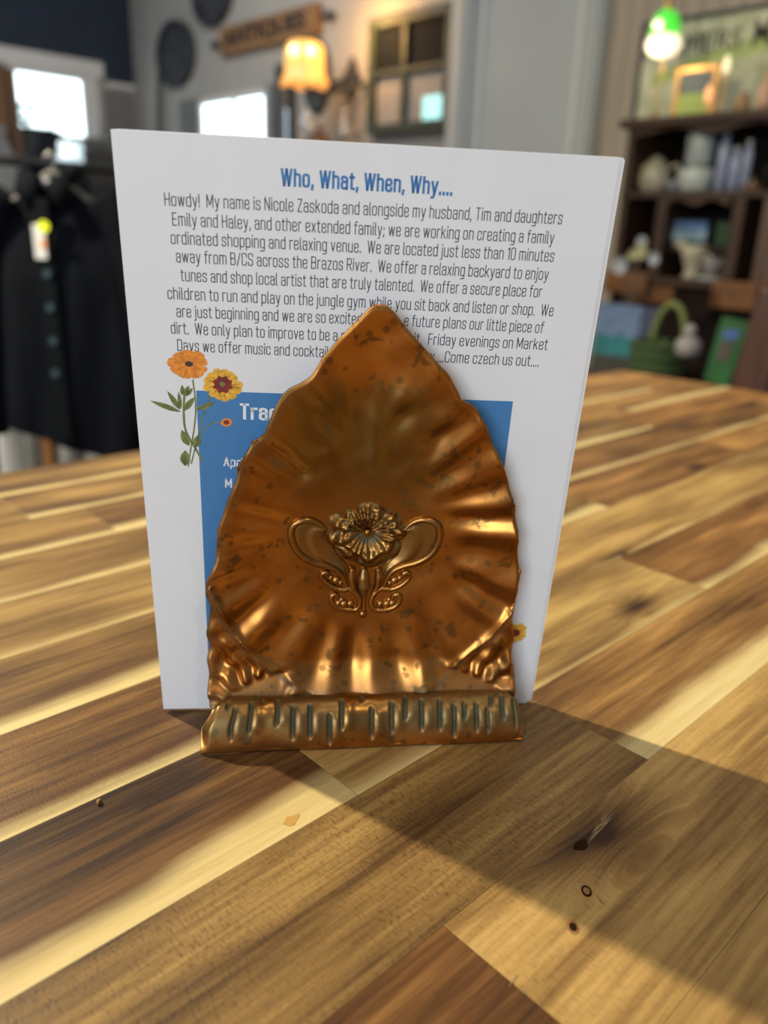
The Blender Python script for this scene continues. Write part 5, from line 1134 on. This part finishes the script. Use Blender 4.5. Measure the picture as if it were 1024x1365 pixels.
MB().lathe(c, [(14 * kk, 0), (16 * kk, 3 * kk), (6 * kk, 3.5 * kk)], 24).build('saucer', m_wch, t_, smooth='all'); MB().lathe(c + vu * 3.6 * kk, [(6 * kk, 0), (11 * kk, 10 * kk), (13 * kk, 22 * kk), (12 * kk, 22 * kk)], 24).build('cup', m_pk, t_, smooth='all')
MB().tube(catmull([c - yv * 11 * kk + vu * 20 * kk, c - yv * 18 * kk + vu * 16 * kk, c - yv * 10 * kk + vu * 8 * kk], 5), 1.3 * kk, 8).build('handle', m_pk, t_, smooth='all')
c = Vector((HA + .06, P(993, 372, 0, HA + .06).y, zc + .075))
# flowers on a stem left of the pitcher, in a vase on the table behind
XF = 2.35
vb = P(833, 470, 0, XF)
BEN = -.32
bench = thing('display_bench', 'low dark display bench beyond the right table edge', 'bench', (XF + .1, .95, FLOOR))
MB().box((1.85, .55, BEN - .04), (2.75, 2.35, BEN)).build('top', m_hw, bench, bevel=.005)
for xx in (1.9, 2.65):
    for yy_ in (.6, 2.25): MB().box((xx, yy_, FLOOR), (xx + .05, yy_ + .05, BEN - .04)).build('leg', m_hw2, bench)
vs0 = Vector((XF + .25, P(835, 450, 0, XF + .25).y, BEN + .0005)); t_ = thing('artificial_flowers', 'white and cream artificial flowers in a glass vase left of the pitcher', 'flowers', vs0)
zvt = P(830, 420, 0, vs0.x).z
MB().lathe(vs0, [(.03, 0), (.035, .02), (.022, (zvt - BEN) * .6), (.03, zvt - BEN)], 18).build('vase', plain('clear_dim_glass', (.10, .10, .11), .15), t_, smooth='all')
m_fl = plain('white_petal_cloth', (.36, .38, .42), .8, var=.2, scale=60); m_fy = plain('cream_petal_cloth', (.38, .36, .20), .8, var=.2, scale=60)
for px_, py_, r_, mt in ((858, 322, .022, m_fl), (857, 335, .03, m_fy), (830, 354, .034, m_fl), (874, 345, .024, m_fl), (845, 340, .02, m_fy)):
    q_ = P(px_, py_, 0, vs0.x); g = MB(); rd = random.Random(px_)
    for k in range(9):
        a = k * 2 * PI / 9; d_ = Vector((-.5, math.cos(a), math.sin(a))).normalized(); s_ = d_.cross(Vector((1, 0, 0))).normalized()
        g.prism([q_, q_ + d_ * r_ * .6 + s_ * r_ * .35, q_ + d_ * r_ * 1.1, q_ + d_ * r_ * .6 - s_ * r_ * .35], (-.003, 0, 0))
    fb = g.build('blossom', mt, t_)
    MB().tube(catmull([q_ + Vector((.002, 0, 0)), q_ * .5 + Vector((vs0.x, vs0.y, zvt)) * .5 + Vector((0, .01, 0)), Vector((vs0.x, vs0.y, zvt - .03))], 4), .003, 6).build('stem', plain('dull_stem', (.12, .09, .07), .8), t_)
# blue boxed print
xb = 2.55; p0, p1 = P(800, 402, 0, xb), P(876, 450, 0, xb)
flatpic('blue_print_box', 'blue and turquoise boxed print standing left of the green basket', 'box', 798, 403, 875, 450, xb, BEN + .0005, [(.0, .72, .60, 1, plain('pale_sky_print', (.13, .20, .34), .5, var=.4, scale=30), 'sky_panel'), (.0, .72, .34, .60, plain('turquoise_print', (.03, .19, .22), .5, var=.3, scale=30), 'water_panel'), (.72, 1, .3, 1, plain('dark_navy_print', (.05, .06, .11), .5, var=.5, scale=60), 'side_panel'), (0, 1, 0, .34, plain('dark_box_foot', (.05, .05, .04), .6), 'foot_panel')])
# basket
XB = 2.15; bc = P(876, 480, 0, XB); bt = P(876, 455, 0, XB); kb = (P(840, 470, 0, XB).y - P(912, 470, 0, XB).y) / 72
bc = Vector((XB, bc.y, BEN + .0005)); zr = bt.z
bk = thing('green_basket', 'green woven basket with tall arched handle behind the right table corner', 'basket', bc)
m_bk, nt, b = newmat('green_wicker'); wv_ = N(nt, 'ShaderNodeTexWave', wave_type='BANDS', bands_direction='Z'); wv_.inputs['Scale'].default_value = 40; nt.links.new(objco(nt), wv_.inputs[0])
nt.links.new(ramp(nt, [(.2, (.018, .035, .010)), (.8, (.055, .10, .028))], wv_.outputs[1]).outputs[0], b.inputs['Base Color']); b.inputs['Roughness'].default_value = .8
hh = zr - BEN; g = MB(); g.lathe(bc, [(26 * kb, 0), (30 * kb, hh * .5), (34 * kb, hh), (31 * kb, hh), (28 * kb, hh * .6)], 40); g.build('bowl', m_bk, bk, smooth=True)
for k in range(7):
    z_ = BEN + .012 + (hh - .02) * k / 6; r_ = (26 + 8 * (z_ - BEN) / hh) * kb + .002
    MB().tube([bc + Vector((math.cos(a) * r_, math.sin(a) * r_, z_ - BEN)) for a in np.linspace(0, 2 * PI, 41)], .006, 6).build('woven_band', m_bk, bk, smooth='all')
hr = 21 * kb; hc_ = Vector((XB, P(893, 440, 0, XB).y, zr)); zh = P(892, 405, 0, XB).z - zr
MB().tube([hc_ + Vector((0, math.cos(a) * hr, math.sin(a) * zh)) for a in np.linspace(0, PI, 30)], .010, 10).build('handle', plain('olive_cane', (.12, .15, .04), .7), bk, smooth='all')
t_ = thing('ceramic_figurine', 'greyish white figurine in front of the basket handle', 'figurine', P(918, 458, 0, XB - .02)); c = P(918, 458, 0, XB - .02); c.z = zr - .03
g = MB(); g.lathe(c, [(.02, 0), (.036, .015), (.034, .04), (.015, .06)], 16); g.build('body', plain('grey_white_ceramic', (.26, .24, .24), .5, var=.3, scale=50), t_, smooth='all')
MB().lathe(c + Vector((0, 0, .058)), [(.008, 0), (.018, .012), (.014, .026), (.001, .032)], 14).build('head', plain('grey_white_ceramic', (.26, .24, .24), .5, var=.3, scale=50), t_, smooth='all')
# leaning green book with blue picture and the slanted wooden leg
XG = 2.1
def quad(pts, x, th, nm, mt, par): return MB().prism([P(a, b_, 0, x) for a, b_ in pts], (th, 0, 0)).build(nm, mt, par)
t_ = thing('leaning_green_book', 'green picture book leaning right of the basket', 'book', P(955, 500, 0, XG))
quad([(963, 422), (999, 430), (968, 520), (938, 505)], XG, .015, 'cover', plain('book_green', (.012, .095, .022), .5, var=.3), t_)
quad([(966, 440), (986, 440), (982, 453), (963, 451)], XG - .002, .0015, 'blue_panel', plain('book_blue', (.05, .10, .34), .5), t_)
quad([(961, 455), (977, 456), (970, 482), (955, 480)], XG - .003, .0015, 'dark_figure', plain('book_grey', (.07, .05, .045), .5, var=.5, scale=80), t_)
t_ = MB().prism([P(a, b_, 0, XG - .12) for a, b_ in ((1012, 385), (1060, 385), (1010, 560), (960, 560))], (.05, 0, 0)).build('slanted_wooden_board', wood('red_brown_board', (.04, .014, .009), (.085, .035, .022), 2, .5), label='slanted red brown wooden board at right edge beyond the table', category='board', bevel=.004)
